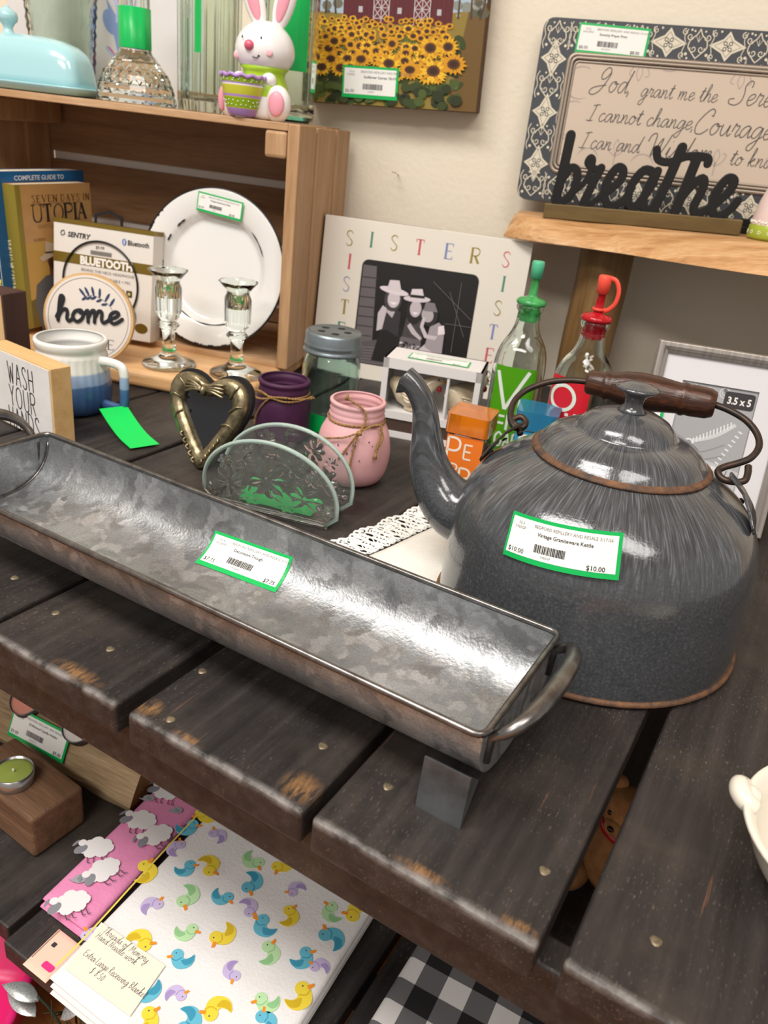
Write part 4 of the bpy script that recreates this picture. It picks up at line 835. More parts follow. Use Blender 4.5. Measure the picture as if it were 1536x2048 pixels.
# headphone box
M_CARTON = mat('white_carton', 'e2dbd2', .4); M_GOLD = mat('gold_foil', '8c7430', .3, .6); M_BLACKP = mat('black_plastic', '1b1a19', .35)
hb = thing('headphone_box', 'white and gold headphone box with a black hanger', 'box', (-.9092, .790, .0335), R(18), R(7))
HW, HH, HD = .152, .1510, .030
mb = MB(M_CARTON); mb.box(-HW/2, HW/2, 0, HD, 0, HH); mb.build('carton', hb, bevel=.0008)
mb = MB(M_GOLD); mb.box(-HW/2-.0003, HW/2+.0003, -.0004, HD+.0003, HH-.0055, HH+.0004); mb.box(-HW/2-.0002, HW/2+.0002, -.0004, .001, HH-.058, HH-.044)
mb.lathe([], None) if 0 else None
mb.build('gold_band', hb); mb = MB(M_GOLD); mb.disc(.062, .018, .010, -.0005, M_GOLD, 24, .007); mb.build('gold_seal', hb)
mb = MB(M_BLACKP); mb.prism([(-.022, 0), (-.022, .012), (0, .0195), (.021, .012), (.021, 0), (.018, 0), (.017, .0095), (0, .0155), (-.019, .0095), (-.019, 0)], HD/2-.001, HD/2+.001); mb.M = Matrix.Translation((0, 0, HH)); h_ = mb.build('hanger', hb); h_.location = (0, 0, HH)
mb = MB(INK); y = -.0006
BLU = P('2b5fb0')
mb.text('SENTRY', -.054, HH-.0225, .0095, y, INK, bold=.03, shear=.2); mb.line(arc(-.0605, HH-.019, .0038, 60, 250, 8), .0013, y, INK); mb.line(arc(-.0605, HH-.019, .0020, -120, 70, 8), .0013, y, INK)
mb.disc(.0325, HH-.0190, .0032, y, BLU, 16, .0046); mb.line([(.0308, HH-.0208), (.0343, HH-.0172), (.0325, HH-.0152), (.0325, HH-.0228), (.0343, HH-.0208), (.0308, HH-.0172)], .0006, y-.0002, P('f2f2f2')); mb.text('Bluetooth', .0375, HH-.0222, .0095, y, INK, bold=.02, sx=.85)
mb.text('BLUETOOTH', .006, HH-.0565, .0150, y-.0003, P('efeae0'), 'CENTER', .055, sx=.92)
mb.text('BEHIND THE NECK HEADPHONE', .008, HH-.066, .0055, y, GREY, 'CENTER'); mb.text('RECHARGEABLE + MIC', .016, HH-.075, .0055, y, GREY, 'CENTER')
for q in (.018, .030, .042):
    mb.flat(rrect(.009, .009, .001, q, HH-.088), y, P('4a3f22')); mb.disc(q, HH-.088, .0022, y-.0002, P('c9b77a'), 8)
mb.text('$9.99', -.004, HH-.0335, .0060, y-.0002, INK, 'CENTER')
x = -.018
while x < .014: mb.flat([(x, HH-.042), (x+.0006, HH-.042), (x+.0006, HH-.036), (x, HH-.036)], y-.0002, INK); x += .0013
mb.build('box_print', hb)
mb = MB(M_BLACKP); mb.tube([(x_, -.0022, z_) for x_, z_ in arc(-.002, HH-.080, .0575, 200, -32, 40, .057)], .0014, seg=8); mb.tube([(.0475, -.003, HH-.104), (.0500, -.003, HH-.118), (.0420, -.003, HH-.136), (.0300, -.003, HH-.149)], [.0016, .0042, .0048, .0035], seg=10, sub=5, flat=.5); mb.build('neckband_headphones', hb)
mb = MB(glass('clear_blister', 'f3f1ee', .05)); mb.tube([(.030, -.003, HH-.148), (.036, -.004, HH-.158)], [.004, .006], seg=12); mb.build('ear_bud', hb)
# round home sign
hs = thing('round_sign', 'round wood rimmed sign with black home script and navy sprig', 'sign', (-.836, .703, .0240), R(33), R(11))
RS = .0575
mb = MB(M_BLK); mb.prism(circ(RS, 56, 0, RS), 0, .010, None, None, True); mb.build('wooden_disc', hs, bevel=.0008)
mb = MB(P('e3d8cd')); mb.prism(circ(RS-.003, 56, 0, RS), -.0006, .0001); mb.build('painted_face', hs)
mb = MB(P('22283a')); mb.line(circ(RS-.0065, 56, 0, RS), .0005, -.0008, None, closed=True)
serif(mb, 'HOME', -.012, .020, .0125, -.0009, P('4d4f57'), gap=.3)
NV = P('2b3c5c')
mb.line([(-.006, .0850), (.008, .0870), (.024, .0790), (.031, .0700)], .0006, -.0009, NV, sub=5)
for i, (px, pz, a) in enumerate([(-.004, .0852, 130), (.001, .0862, 118), (.007, .0866, 104), (.014, .0850, 88), (.021, .0810, 62), (.027, .0755, 60), (-.002, .0848, 215), (.004, .0858, 212), (.010, .0862, 210), (.017, .0832, 205), (.024, .0780, 190)]):
    L_ = .0062 if i < 6 else .0040; mb.disc(px+L_*math.cos(R(a)), pz+L_*math.sin(R(a)), L_, -.0009-.00002*i, NV, 12, .0017, R(a))
mb.build('lettering', hs)
mb = MB(P('16171d')); mb.write('home', -.040, .052, .0150, -.0030, .0042, None, SCRIPT, th=.0026, gap=.02, sx=1.16, rot=R(2)); mb.build('home_script', hs, remesh=.0004)
# enamel plate
M_ENW = mat('white_enamel', 'e6e4e0', .12, coat=.4); M_BLKR = mat('black_chipped_rim', '16161a', .4)
pl_ = thing('enamel_plate', 'white enamel plate with a chipped black rim leaning inside the crate', 'plate', W(-.1225, .222, .0338), R(16), R(11))
Q = .1075
mb = MB(M_ENW); mb.M = TR(0, 0, Q, R(90))
# lathe axis now points to -Y
mb.lathe([(0, .000), (.03, .000), (.062, .000), (.066, .0001), (.0705, .0015), (.0745, .0075), (.080, .0105), (.1045, .0150), (.1070, .0146), (.1045, .0132), (.080, .0085), (.075, .0050), (.071, -.0012), (.066, -.0018), (.03, -.0018), (0, -.0018)], seg=96); dish = mb.build('dish', pl_)
mb = MB(M_BLKR); mb.M = TR(0, 0, Q, R(90)); mb.lathe([(.1062, .0152), (.1080, .0150), (.1082, .0142), (.1062, .0140), (.1062, .0152)], seg=96)
rn = random.Random(11)
for a0, a1, rr_, y in ((75, 100, .0775, -.0100), (128, 140, .0772, -.0100), (150, 158, .0775, -.01), (178, 186, .0770, -.01), (196, 206, .0772, -.01), (212, 250, .0760, -.0096), (255, 300, .0765, -.0099), (20, 48, .0770, -.01)):
    m_ = (a0+a1)/2; mb.M = TR(0, 0, Q); mb.line(arc(0, 0, rr_, a0, a1, 10), .0026 if a1-a0 < 20 else .0015, y-.0006, None, taper=[.3, 1.2, .7, 1.3, .2])
for k in range(46):
    a = rn.uniform(140, 300); mb.disc(.1055*math.cos(R(a)), .1055*math.sin(R(a)), rn.uniform(.001, .0034), -.0153, None, 7, .0012, R(a+90))
mb.build('black_rim', pl_)
price_tag(pl_, TR(-.031, -.0135, Q+.075, .15, R(6), 0), 'Vintage Enamelware Plate', '$5.00', .068, .025, code='3Y66GP', sec='55-3')
# candlesticks
def candlestick(name, label, x, y, z, h, base=.034, grp=None):
    t = thing(name, label, 'candlestick', (x, y, z), 0, 0, 0, grp); k = h/.127
    pr = [(0, .001), (base*.9, .0008), (base, .003), (base*.93, .006), (.016, .0125), (.0095, .022), (.0078, .036), (.0098, .050), (.0145, .0555), (.0100, .061), (.0135, .066), (.0165, .074), (.0170, .104), (.0150, .110), (.0155, .115), (.0245, .1255), (.0252, .127)]
    pr = [(r, q*k) for r, q in smoothprof(pr, 2)]; n_ = len(pr)
    mb = MB(M_GLASS); mb.lathe(pr+[(.0225, .1262*k), (.0115, .115*k), (.0105, .092*k), (0, .091*k)], seg=48, rf=lambda a, i, r: r*(1+.045*math.cos(12*a)*(1 if .068 < pr[min(i, n_-1)][1]/k < .108 and i < n_ else 0)+(.05*math.cos(6*a) if i == n_-1 else 0))); mb.build('stem', t)
    mb = MB(GREEN); mb.box(-.016, .016, -.014, .014, .0002, .0006); mb.build('price_sticker', t); return t
candlestick('glass_candlestick', 'clear glass candlestick nearer the headphone box, farther from the plate rim', -.765, .778, .0240, .127, .035, 'glass candlesticks')
candlestick('glass_candlestick', 'clear glass candlestick standing in front of the white enamel plate', -.679, .815, .0240, .124, .035, 'glass candlesticks')
# sisters book
M_IVORY = mat('ivory_jacket', 'e4ddd0', .4); M_MAR = mat('maroon_cloth', '5a2536', .6)
sw, sh = .300, .226
sb = thing('hardcover_book', 'large ivory SISTERS hardcover with a black and white photo, leaning by the crate', 'book', W(.158, .135, 0.0), R(18.5), R(6))
mb = MB(M_IVORY); mb.box(-sw/2, sw/2, 0, .0022, 0, sh); mb.build('jacket', sb, bevel=.0006)
mb = MB(M_MAR); mb.box(-sw/2, .02, .0022, .0042, 0, sh+.0004); mb.box(-sw/2, sw/2, .024, .0265, 0, sh); mb.box(-sw/2, -sw/2+.002, .0022, .026, 0, sh); mb.build('board_cover', sb)
mb = MB(mat('white_pages', 'e9e4da', .8)); mb.box(-sw/2+.002, sw/2-.004, .0044, .0238, .001, sh-.003); mb.build('page_block', sb)
mb = MB(INK); y = -.0002
CL = {'o': P('9a8432'), 'g': P('4f8a76'), 'r': P('cc5560'), 'b': P('7c88b8'), 'l': P('8e88a8')}
hs_ = .0205
for ch, x, z, c in [('S', -.1155, .188, 'o'), ('I', -.079, .190, 'g'), ('S', -.0495, .190, 'o'), ('T', -.013, .189, 'r'), ('E', .031, .189, 'b'), ('R', .068, .188, 'o'), ('S', .112, .189, 'r'),
                    ('I', -.108, .156, 'r'), ('S', -.1130, .124, 'l'), ('T', -.1130, .091, 'o'), ('E', -.113, .058, 'g'), ('R', -.113, .025, 'b'), ('I', .118, .156, 'g'), ('S', .112, .122, 'o'), ('T', .110, .088, 'b'), ('E', .112, .054, 'r'), ('R', .112, .021, 'g')]:
    serif(mb, ch, x, z, hs_, y, CL[c], w=.10, sx=.85)
# photograph: three women in hats before a plank wall
G = lambda v: P('%02x%02x%02x' % (v, int(v*.95), int(v*.97)), .35)
y = -.0003; k = 0
def sh_(poly, v):
    global k; k += 1; mb.flat(poly, y-.00003*k, G(v))
def el(cx, cz, rx, rz, v, rot=0):
    global k; k += 1; mb.disc(cx, cz, rx, y-.00003*k, G(v), 20, rz, R(rot))
sh_(rrect(.172, .150, .010, -.002, .098), 34)
sh_([(-.086, .03), (-.058, .03), (-.066, .165), (-.086, .165)], 105)
for q in range(9): sh_([(-.087, .035+.014*q), (-.062, .036+.014*q), (-.062, .0375+.014*q), (-.087, .0365+.014*q)], 60)
sh_([(-.086, .024), (-.02, .024), (-.05, .062), (-.086, .052)], 92); 
for q in range(6): sh_([(-.084, .026+.004*q), (-.03+.001*q, .026+.005*q), (-.03, .0268+.005*q), (-.084, .0268+.004*q)], 130)
for a, c_ in (((.045, .145), (.075, .085)), ((.045, .1), (.083, .1)), ((.06, .06), (.06, .16)), ((.02, .155), (.082, .11))): mb.line([a, c_], .0006, y-.003, G(120))
sh_([(-.058, .03), (-.050, .075), (-.030, .088), (-.012, .080), (-.008, .03)], 40); sh_([(-.056, .075), (-.052, .108), (-.036, .112), (-.022, .106), (-.022, .07), (-.04, .078)], 60); sh_([(-.056, .10), (-.05, .112), (-.043, .108), (-.047, .078), (-.055, .074)], 200); sh_([(-.044, .104), (-.038, .111), (-.031, .105), (-.034, .096)], 190)
el(-.036, .122, .013, .017, 70); el(-.035, .123, .0092, .0125, 205); sh_([(-.041, .118), (-.029, .119), (-.034, .1145)], 245); el(-.036, .1345, .022, .0048, 225, -6); sh_([(-.047, .135), (-.044, .149), (-.030, .150), (-.025, .134)], 215)
sh_([(-.020, .03), (-.018, .07), (-.006, .080), (.012, .078), (.018, .03)], 110); sh_([(-.016, .072), (-.012, .105), (.006, .108), (.016, .07)], 75); el(-.002, .112, .0125, .021, 45); el(-.001, .114, .0085, .012, 195); sh_([(-.006, .109), (.005, .109), (-.001, .1055)], 240); sh_([(-.006, .093), (.004, .082), (.014, .074), (.012, .070), (-.002, .078), (-.010, .088)], 195)
el(-.001, .128, .020, .0046, 215, 4); sh_([(-.012, .127), (-.010, .141), (.005, .143), (.010, .129)], 220); sh_([(-.012, .129), (-.011, .133), (.010, .134), (.010, .130)], 40)
rn = random.Random(4)
for q in range(60): el(rn.uniform(-.018, .012), rn.uniform(.042, .064), .0013, .0013, rn.choice((30, 200, 225)))
sh_([(.014, .03), (.013, .058), (.022, .068), (.034, .060), (.048, .03)], 205); sh_([(.020, .062), (.024, .092), (.036, .100), (.046, .092), (.047, .05)], 165); sh_([(.036, .094), (.044, .097), (.047, .085), (.037, .082)], 235); el(.021, .108, .0125, .016, 50); el(.018, .108, .0088, .0105, 180, 20); sh_([(.011, .113), (.013, .126), (.026, .126), (.032, .114)], 130); sh_([(.012, .094), (.022, .080), (.037, .080), (.034, .074), (.018, .075), (.009, .090)], 205); sh_([(.012, .105), (.016, .103), (.014, .090), (.009, .092)], 205)
mb.build('cover_print', sb)
# chicken shaker box
M_WCARD = mat('white_card_box', 'dfdcda', .5)
cb = thing('display_box', 'white window box holding two ceramic hens', 'box', (-.3995, .8390, 0), R(17))
BW, BH, BD = .120, .0985, .060; t_ = .0025
mb = MB(M_WCARD)
mb.box(-BW/2, BW/2, 0, BD, BH-t_, BH); mb.box(-BW/2, BW/2, 0, BD, 0, t_); mb.box(-BW/2, -BW/2+t_, 0, BD, 0, BH); mb.box(BW/2-t_, BW/2, 0, BD, 0, BH); mb.box(-BW/2, BW/2, BD-t_, BD, 0, BH); mb.box(-BW/2, BW/2, 0, BD, .030, .0325); 
mb.box(-BW/2, BW/2, -.0012, .0005, BH-.012, BH); mb.box(-BW/2, BW/2, -.0012, .0005, .024, .0335); mb.box(-BW/2, BW/2, -.0012, .0005, 0, .008); mb.box(-BW/2, -BW/2+.007, -.0012, .0005, 0, BH); mb.box(BW/2-.007, BW/2, -.0012, .0005, 0, BH); mb.box(.0195, .0225, 0, .03, .0325, BH-.01); mb.build('carton', cb)
mb = MB(P('4a3a30')); mb.box(-BW/2+.007, BW/2-.007, .0006, .0012, .008, .024); mb.build('lower_window', cb)
price_tag(cb, TR(-.034, .012, BH+.0003, R(-90), 0, 0) @ Matrix.Scale(1, 4), 'Chicken Salt & Pepper', '$6.00', .075, .028, code='XAQC2H', sec='55-4')
M_HEN = mat('cream_ceramic', 'e5d8bd', .22, nz=(60, 'b49a72', .6), coat=.3); M_RED = mat('glossy_red', 'a81a22', .2, coat=.4)
def hen(label, x, turn=0):
    l = cb.matrix_basis @ Vector((x, .0355 if turn else .0215, .0327)); h = thing('ceramic_hen', label, 'figurine', l, R(17+turn), group='ceramic hens')
    mb = MB(M_HEN)
    secs = [(-.0335, .030, .002, .004), (-.030, .030, .006, .009), (-.022, .024, .013, .016), (-.008, .021, .017, .020), (.006, .022, .016, .020), (.015, .029, .012, .017), (.021, .037, .0095, .0115), (.026, .042, .0085, .0090), (.031, .0425, .0055, .0060), (.034, .042, .001, .001)]
    n_ = 20; vs = []
    for x_, z_, ry, rz in secs: vs += [(x_, ry*math.cos(2*math.pi*k/n_), z_+rz*math.sin(2*math.pi*k/n_)) for k in range(n_)]
    m_ = len(secs); mb.add(vs, [(i*n_+k, (i+1)*n_+k, (i+1)*n_+(k+1) % n_, i*n_+(k+1) % n_) for i in range(m_-1) for k in range(n_)]+[tuple(reversed(range(n_))), tuple((m_-1)*n_+k for k in range(n_))], None, True)
    mb.lathe([(0, .001), (.013, .001), (.013, .005), (0, .008)], seg=20)
    for s in (-1, 1):
        for q in range(4): mb.tube([(-.020+.003*q, s*(.0155+.0006*q), .030-.004*q), (-.006, s*.0185, .026-.004*q), (.006, s*.0165, .024-.003*q)], [.0008, .0022, .0008], seg=6, sub=3)
    mb.build('body', h)
    mb = MB(M_RED)
    for q in ((.019, .0505), (.0235, .0535), (.028, .0525)):
        mb.M = Matrix.Translation((q[0], 0, q[1])); mb.lathe([(0, -.006), (.0032, -.003), (.0036, .001), (.002, .004), (0, .005)], seg=12)
    mb.M = Matrix.Translation((.029, -.003, .033)); mb.lathe([(0, -.006), (.003, -.003), (.003, .001), (0, .004)], seg=12); mb.build('comb_and_wattle', h)
    mb = MB(P('d9a93c', .3)); mb.tube([(.032, 0, .0415), (.0385, 0, .0400)], [.0028, .0004], seg=10); mb.build('beak', h)
    mb = MB(P('14110f', .2))
    for s in (-1, 1): mb.M = Matrix.Translation((.0275, s*.0074, .0450)); mb.lathe([(0, -.0016), (.0015, 0), (0, .0016)], seg=10)
    mb.build('eyes', h)
hen('cream ceramic hen with a red comb, left compartment of the white box', -.020); hen('cream ceramic hen turned inward, right compartment of the white box beside the green bottle', .0400, 50)
# ---------------------------------------------------------------- cruets and shakers
def bottle(label, x, y, yaw, m_cap, m_lab, word, capstyle, labname):
    t = thing('cruet_bottle', label, 'bottle', (x, y, .0003), yaw, group='oil and vinegar cruets'); t.scale = (.97, .97, .958)
    pr = smoothprof([(.022, .001), (.029, .003), (.031, .010), (.0315, .09), (.031, .118), (.0275, .136), (.0195, .152), (.0150, .165), (.0135, .180)], 3)+[(.0150, .182), (.0165, .185), (.0165, .188), (.015, .190)]
    sq = lambda a, i, r: r*(1+.12*abs(math.sin(2*a))**2) if r > .021 else r
    mb = MB(M_GLASS); ins = [(max(r-.0025, .001), z) for r, z in reversed(pr)]; ins[-1] = (ins[-1][0], .006)
    mb.lathe([(0, .001)]+pr+ins+[(0, .006)], seg=64, rf=sq); mb.build('glass_body', t)
    mb = MB(m_cap); mb.lathe([(.0108, .1700), (.0118, .174), (.0112, .176), (.0122, .180), (.0125, .189), (.0175, .1905), (.0178, .1935), (.0150, .1965), (.0065, .1985), (.0050, .2010), (.0045, .224), (.0062, .2245), (.0066, .237), (.0058, .239), (0, .239), (0, .170), (.0108, .17)], seg=36); cp = mb.build('pourer', t)
    if capstyle:
        mb = MB(capstyle); mb.lathe([(.0046, .2200), (.0070, .2205), (.0074, .2380), (.0062, .2400), (0, .2402), (0, .2395), (.0046, .238), (.0046, .2200)], seg=28); mb.build('cap', cp)
    if word == 'OIL':
        mb = MB(capstyle); mb.tube([(.006, 0, .238), (.0135, 0, .236), (.0185, 0, .226), (.0175, 0, .213), (.011, 0, .2045), (.006, 0, .2025)], .0013, seg=8, sub=5, flat=2.0); mb.lathe([(.0052, .2015), (.0072, .2015), (.0072, .2045), (.0052, .2045), (.0052, .2015)], seg=24); mb.build('cap_strap', cp)
    def fn(p):   # wrap onto the glass
        a = p.x/.0325-math.pi/2; r = .0316*(1+.12*math.sin(2*a)**2)+.0003-p.y; return Vector((r*math.cos(a), r*math.sin(a), p.z))
    mb = MB(m_lab); mb.fn = fn; mb.M = Matrix.Translation((0, 0, .008 if word == 'OIL' else 0)); nx = 16; hw_ = .0245
    vs = [(-hw_+2*hw_*i/nx, 0, z) for z in (.012, .119) for i in range(nx+1)]; mb.add(vs, [(i, i+1, nx+2+i, nx+1+i) for i in range(nx)])
    lw = P('dfe7da', .4); y = -.0004; st = .0042
    if word == 'OIL':
        mb.line(circ(.0145, 28, -.005, .095), st, y, lw, closed=True); mb.line([(-.016, .074), (-.016, .052), (-.004, .052)], st, y, lw); mb.line([(.004, .070), (.004, .052)], st, y, lw); mb.line([(.004, .075), (.004, .0785)], st, y, lw); mb.line([(.014, .080), (.014, .052)], st, y, lw)
        mb.write('OLIVE', -.020, .028, .016, y, .0022, lw, CAPS, sx=.85, gap=.2)
    else:
        [mb.line([(a[0]+(c_[0]-a[0])*q/10, a[1]+(c_[1]-a[1])*q/10) for q in range(11)], st, y, lw) for a, c_ in (((-.020, .112), (-.006, .066)), ((-.006, .066), (.016, .116)))]; mb.line([(.0, .060), (.0, .040)], st*.8, y, lw); mb.line([(-.019+.0025*q, .057) for q in range(7)], st*.7, y, lw); mb.line([(.010, .060), (.010, .082), (.020, .064), (.020, .082)], st*.7, y, lw)
        mb.line([(-.019+.0025*q, .048) for q in range(7)], st*.7, y, lw); mb.write('EGAR', -.020, .018, .018, y, .0024, lw, CAPS, sx=.8, gap=.2)
    l = mb.build('label_band', t); l['label'] = labname; return t
M_GCAP = mat('green_plastic', '5fcf78', .15, 0, .55, 1.45); M_TCAP = mat('teal_cap', '53b78c', .4); M_RCAP = mat('red_plastic', 'd01f2b', .15, 0, .35, 1.45); M_ORC = mat('coral_cap', 'ee5240', .4)
bottle('clear glass vinegar cruet with a green label and green pourer', -.310, .888, R(14), M_GCAP, P('4d9a12', .35), 'VINEGAR', M_TCAP, 'green label band')
bottle('clear glass oil cruet with a red label and red pourer', -.228, .872, R(-10), M_RCAP, P('cf2230', .35), 'OIL', M_ORC, 'red label band')
def shaker(label, x, y, yaw, lid_c, panel_c, word):
    t = thing('spice_shaker', label, 'shaker', (x, y, 0), yaw, group='salt and pepper shakers'); q = .0205
    mb = MB(M_GLASS); mb.box(-q, q, -q, q, .001, .066); mb.build('glass_body', t, bevel=.003, seg=3)
    mb = MB(P('6e6a58')); mb.box(-q+.004, q-.004, -q+.004, q-.004, .004, .050) if word == 'PEPPER' else mb.box(-q+.004, q-.004, -q+.004, q-.004, .004, .048, P('eceae4')); mb.build('contents', t)
    mb = MB(lid_c); h = .0232; vs = []
    mb.prism(rrect(2*h, 2*h, .005), 0, .0205); 
    o = mb.build('lid', t, bevel=.0015); o.rotation_euler = (R(90), 0, 0); o.location = (0, 0, .0665)
    mb = MB(panel_c); mb.box(-q+.0008, q-.0008, -q-.0006, -q+.0006, .003, .064)
    lw = P('efe3d0', .4); yy = -q-.0009
    if word == 'PEPPER':
        mb.write('P', -.0175, .034, .027, yy, .0025, lw, CAPS, sx=1.0); mb.write('E', .001, .040, .016, yy, .0019, lw, CAPS, sx=1.2); mb.write('P', -.012, .018, .014, yy, .0018, lw, CAPS, sx=1.1); mb.write('P', -.001, .008, .021, yy, .0024, lw, CAPS, sx=1.1); mb.write('ER', -.016, .006, .011, yy, .0015, lw, CAPS, sx=.9)
    else: mb.write('S', -.015, .034, .026, yy, .0024, lw, CAPS, sx=1.2); mb.write('ALT', -.012, .010, .018, yy, .002, lw, CAPS, sx=1.0)
    mb.build('label_panel', t)
M_OLID = mat('orange_translucent_lid', 'f0901c', .08, 0, .6, 1.45); M_BLID = mat('blue_translucent_lid', '3fa0cc', .08, 0, .6, 1.45)
shaker('square glass pepper shaker with an orange lid and orange panel', -.3030, .752, R(10), M_OLID, P('e8761a', .35), 'PEPPER')
shaker('square glass salt shaker with a blue lid, half hidden by the kettle', -.255, .822, R(14), M_BLID, P('2f8fc0', .35), 'SALT')
# ---------------------------------------------------------------- 3.5 x 5 photo frame
M_SILF = mat('brushed_silver_wood', 'b3aca6', .38, .55, nz=(7, '8c847d', .8, (40, 1, 1))); M_MATB = mat('white_mat_board', 'dad7da', .6)
pf = thing('photo_frame', 'silver photo frame with a white mat and 3.5 x 5 insert behind the kettle', 'picture frame', (-.0735, .8365, 0), R(17), R(14.7))
fw, fh, bw_ = .146, .186, .0125
def frame_bars(mb, w, h, b, d, y0=0):
    prof = [(0, 0), (.15*b, -d), (.55*b, -d*1.0), (.72*b, -d*.7), (b, -d*.55), (b, 0)]
    def ring(o, y): return [(-w/2+o, y, o), (w/2-o, y, o), (w/2-o, y, h-o), (-w/2+o, y, h-o)]
    vs = [p for o, y in prof for p in ring(o, y0+y)]; k = len(prof)
    return mb.add(vs, [(i*4+j, i*4+(j+1) % 4, ((i+1) % k)*4+(j+1) % 4, ((i+1) % k)*4+j) for i in range(k) for j in range(4)])
mb = MB(M_SILF); frame_bars(mb, fw, fh, bw_, .011); mb.build('frame', pf, bevel=.0008)
mb = MB(M_MATB); ow, oz0, oz1 = .038, .034, .1485; ox = -.0018
for a in ((-fw/2+bw_, ox-ow, bw_, fh-bw_), (ox+ow, fw/2-bw_, bw_, fh-bw_), (ox-ow, ox+ow, bw_, oz0), (ox-ow, ox+ow, oz1, fh-bw_)): mb.box(a[0], a[1], -.0030, -.0018, a[2], a[3])
mb.build('mat_board', pf)
mb = MB(P('8e8d8e')); y = -.0008; mb.flat([(ox-ow, oz0), (ox+ow, oz0), (ox+ow, oz1), (ox-ow, oz1)], y, P('a3a3a4')); mb.flat([(ox-ow, oz0), (ox+ow, oz0), (ox+ow, oz0+.03), (ox-ow, oz0+.045)], y-.0001, P('bdbdbe'))
LG, DG = P('c9c9ca'), P('6f6f70')
for cx, cz, r in ((-.030, .141, .007), (-.012, .139, .006), (.004, .142, .005), (-.022, .133, .004)): mb.line(arc(cx, cz, r, 0, 300, 14), .0012, y-.0002, LG); mb.line(arc(cx, cz, r*.5, 90, 330, 10), .001, y-.0002, LG)
mb.line([(-.034, .082), (-.018, .088), (.004, .097), (.022, .112)], .004, y-.0002, LG, sub=5)
for q in range(13): u = q/12; mb.line([(-.018+.036*u, .084+.024*u), (-.019+.036*u, .090+.024*u)], .0014, y-.0003, P('dededf'))
for q in range(10): u = q/9; mb.line([(.030-.02*u, .104-.045*u), (.026-.02*u, .106-.045*u)], .0016, y-.0003, P('dededf'))
for q in range(4): mb.line([(-.034, .078-.006*q), (-.008, .078-.008*q), (.016, .090-.012*q)], .0009, y-.0002, P('8a8a8c'), sub=5)
mb.disc(-.020, .086, .0050, y-.0004, P('d8d8d9'), 16); mb.disc(-.020, .086, .0030, y-.0005, DG, 14); mb.disc(-.020, .086, .0018, y-.0006, LG, 12); mb.disc(.004, .149-.004, .002, y-.0004, DG, 8)
mb.flat(rrect(.030, .0165, .003, .0195, .1365), y-.0006, P('333032')); mb.text('3.5 x 5', .0195, .1325, .0100, y-.0008, P('e6e2de'), 'CENTER', .03, sx=.86)
mb.flat(rrect(.044, .020, .006, -.004, .056), y-.0005, P('d9d8d8')); mb.write('Amanda', -.016, .053, .0055, y-.0007, .0006, DG, SCRIPT); mb.build('insert_print', pf)
price_tag(pf, TR(-.050, -.0045, .070, 0, R(-92), 0), 'Silver Frame', '$4.00', .070, .027, code='3Y61AB', sec='55-3')
mb = MB(M_VELV); mb.box(-fw/2+.004, fw/2-.004, .0002, .004, .004, fh-.004); mb.box(-.02, .02, .0042, .0062, .02, .13); mb.build('backing', pf)
# ---------------------------------------------------------------- live edge shelf on a log leg
M_LIVE = wood('live_edge_wood', ['9a6a3c', 'c99a68', 'e0bd92'], 1.1, 0, .5, bump=.5); M_LOG = wood('log_wood', ['5e4322', '7d5d33', '957244'], 1.0, 2, .6, bump=.6)
TILT = R(2.0)
ZT, TH = .2570, .031
sf = thing('live_edge_shelf', 'live edge wooden shelf with a log leg holding the prayer frame and breathe sign', 'shelf', W(.262, .012, ZT), WY, 0, TILT)
fe = [(0, -.055, -.085), (.02, -.085, -.105), (.06, -.100, -.124), (.11, -.098, -.135), (.17, -.108, -.16), (.22, -.122, -.190), (.30, -.155, -.225), (.40, -.185, -.25), (.60, -.21, -.26)]
mb = MB(M_LIVE); vs = []; n_ = len(fe)*4
ft = spline([Vector((a, b_, 0)) for a, b_, c_ in fe], 4); fb = spline([Vector((a, c_, 0)) for a, b_, c_ in fe], 4)
rn = random.Random(9)
for a, c_ in zip(ft, fb):
    j = .003*noise.noise(Vector((a.x*40, 0, 1)))
    e = .012*max(0, 1-a.x/.03)
    row = [(a.x+e, 0, 0), (a.x+e, a.y+.012, 0), (a.x+e*.8, a.y+j, -.0025), (a.x+e*.5, a.y*.6+c_.y*.4-.002+j*2, -TH*.4), (a.x+e*.2, a.y*.2+c_.y*.8-.002+j*2, -TH*.75), (a.x, c_.y, -TH+.001), (a.x, c_.y+.006, -TH), (a.x, 0, -TH)]
    vs += row
k = 8; m_ = len(ft)
mb.add(vs, [(i*k+j, i*k+(j+1) % k, (i+1)*k+(j+1) % k, (i+1)*k+j) for i in range(m_-1) for j in range(k)]+[tuple(reversed(range(k))), tuple((m_-1)*k+j for j in range(k))], None, False)
mb.build('slab', sf, bevel=.0012)
Lg_ = W(.408, .075, 0)
mb = MB(M_LOG); zl = ZT-TH+.0045; vs = []; sg = 26; hs2 = [0, .03, .06, .09, .12, .15, .18, zl]
for z in hs2:
    for q in range(sg):
        a = 2*math.pi*q/sg; r = .0365*(1+.08*noise.noise(Vector((math.cos(a)*1.2, math.sin(a)*1.2, z*9)))+.03*math.sin(3*a)); vs.append((r*math.cos(a), r*math.sin(a), z))
mb.add(vs, [(i*sg+q, i*sg+(q+1) % sg, (i+1)*sg+(q+1) % sg, (i+1)*sg+q) for i in range(len(hs2)-1) for q in range(sg)], None, True); mb.add(vs[:sg], [tuple(reversed(range(sg)))]); mb.add(vs[-sg:], [tuple(range(sg))])
lo = mb.build('log_leg', sf); lo.matrix_parent_inverse = Matrix.Identity(4)
ld_ = sf.matrix_basis if 0 else None
import mathutils
mwi = (Matrix.Translation(sf.location) @ mathutils.Euler(sf.rotation_euler).to_matrix().to_4x4()).inverted()
lo.matrix_basis = mwi @ Matrix.Translation(Lg_)
mb = MB(M_LOG); zl = .2795-TH
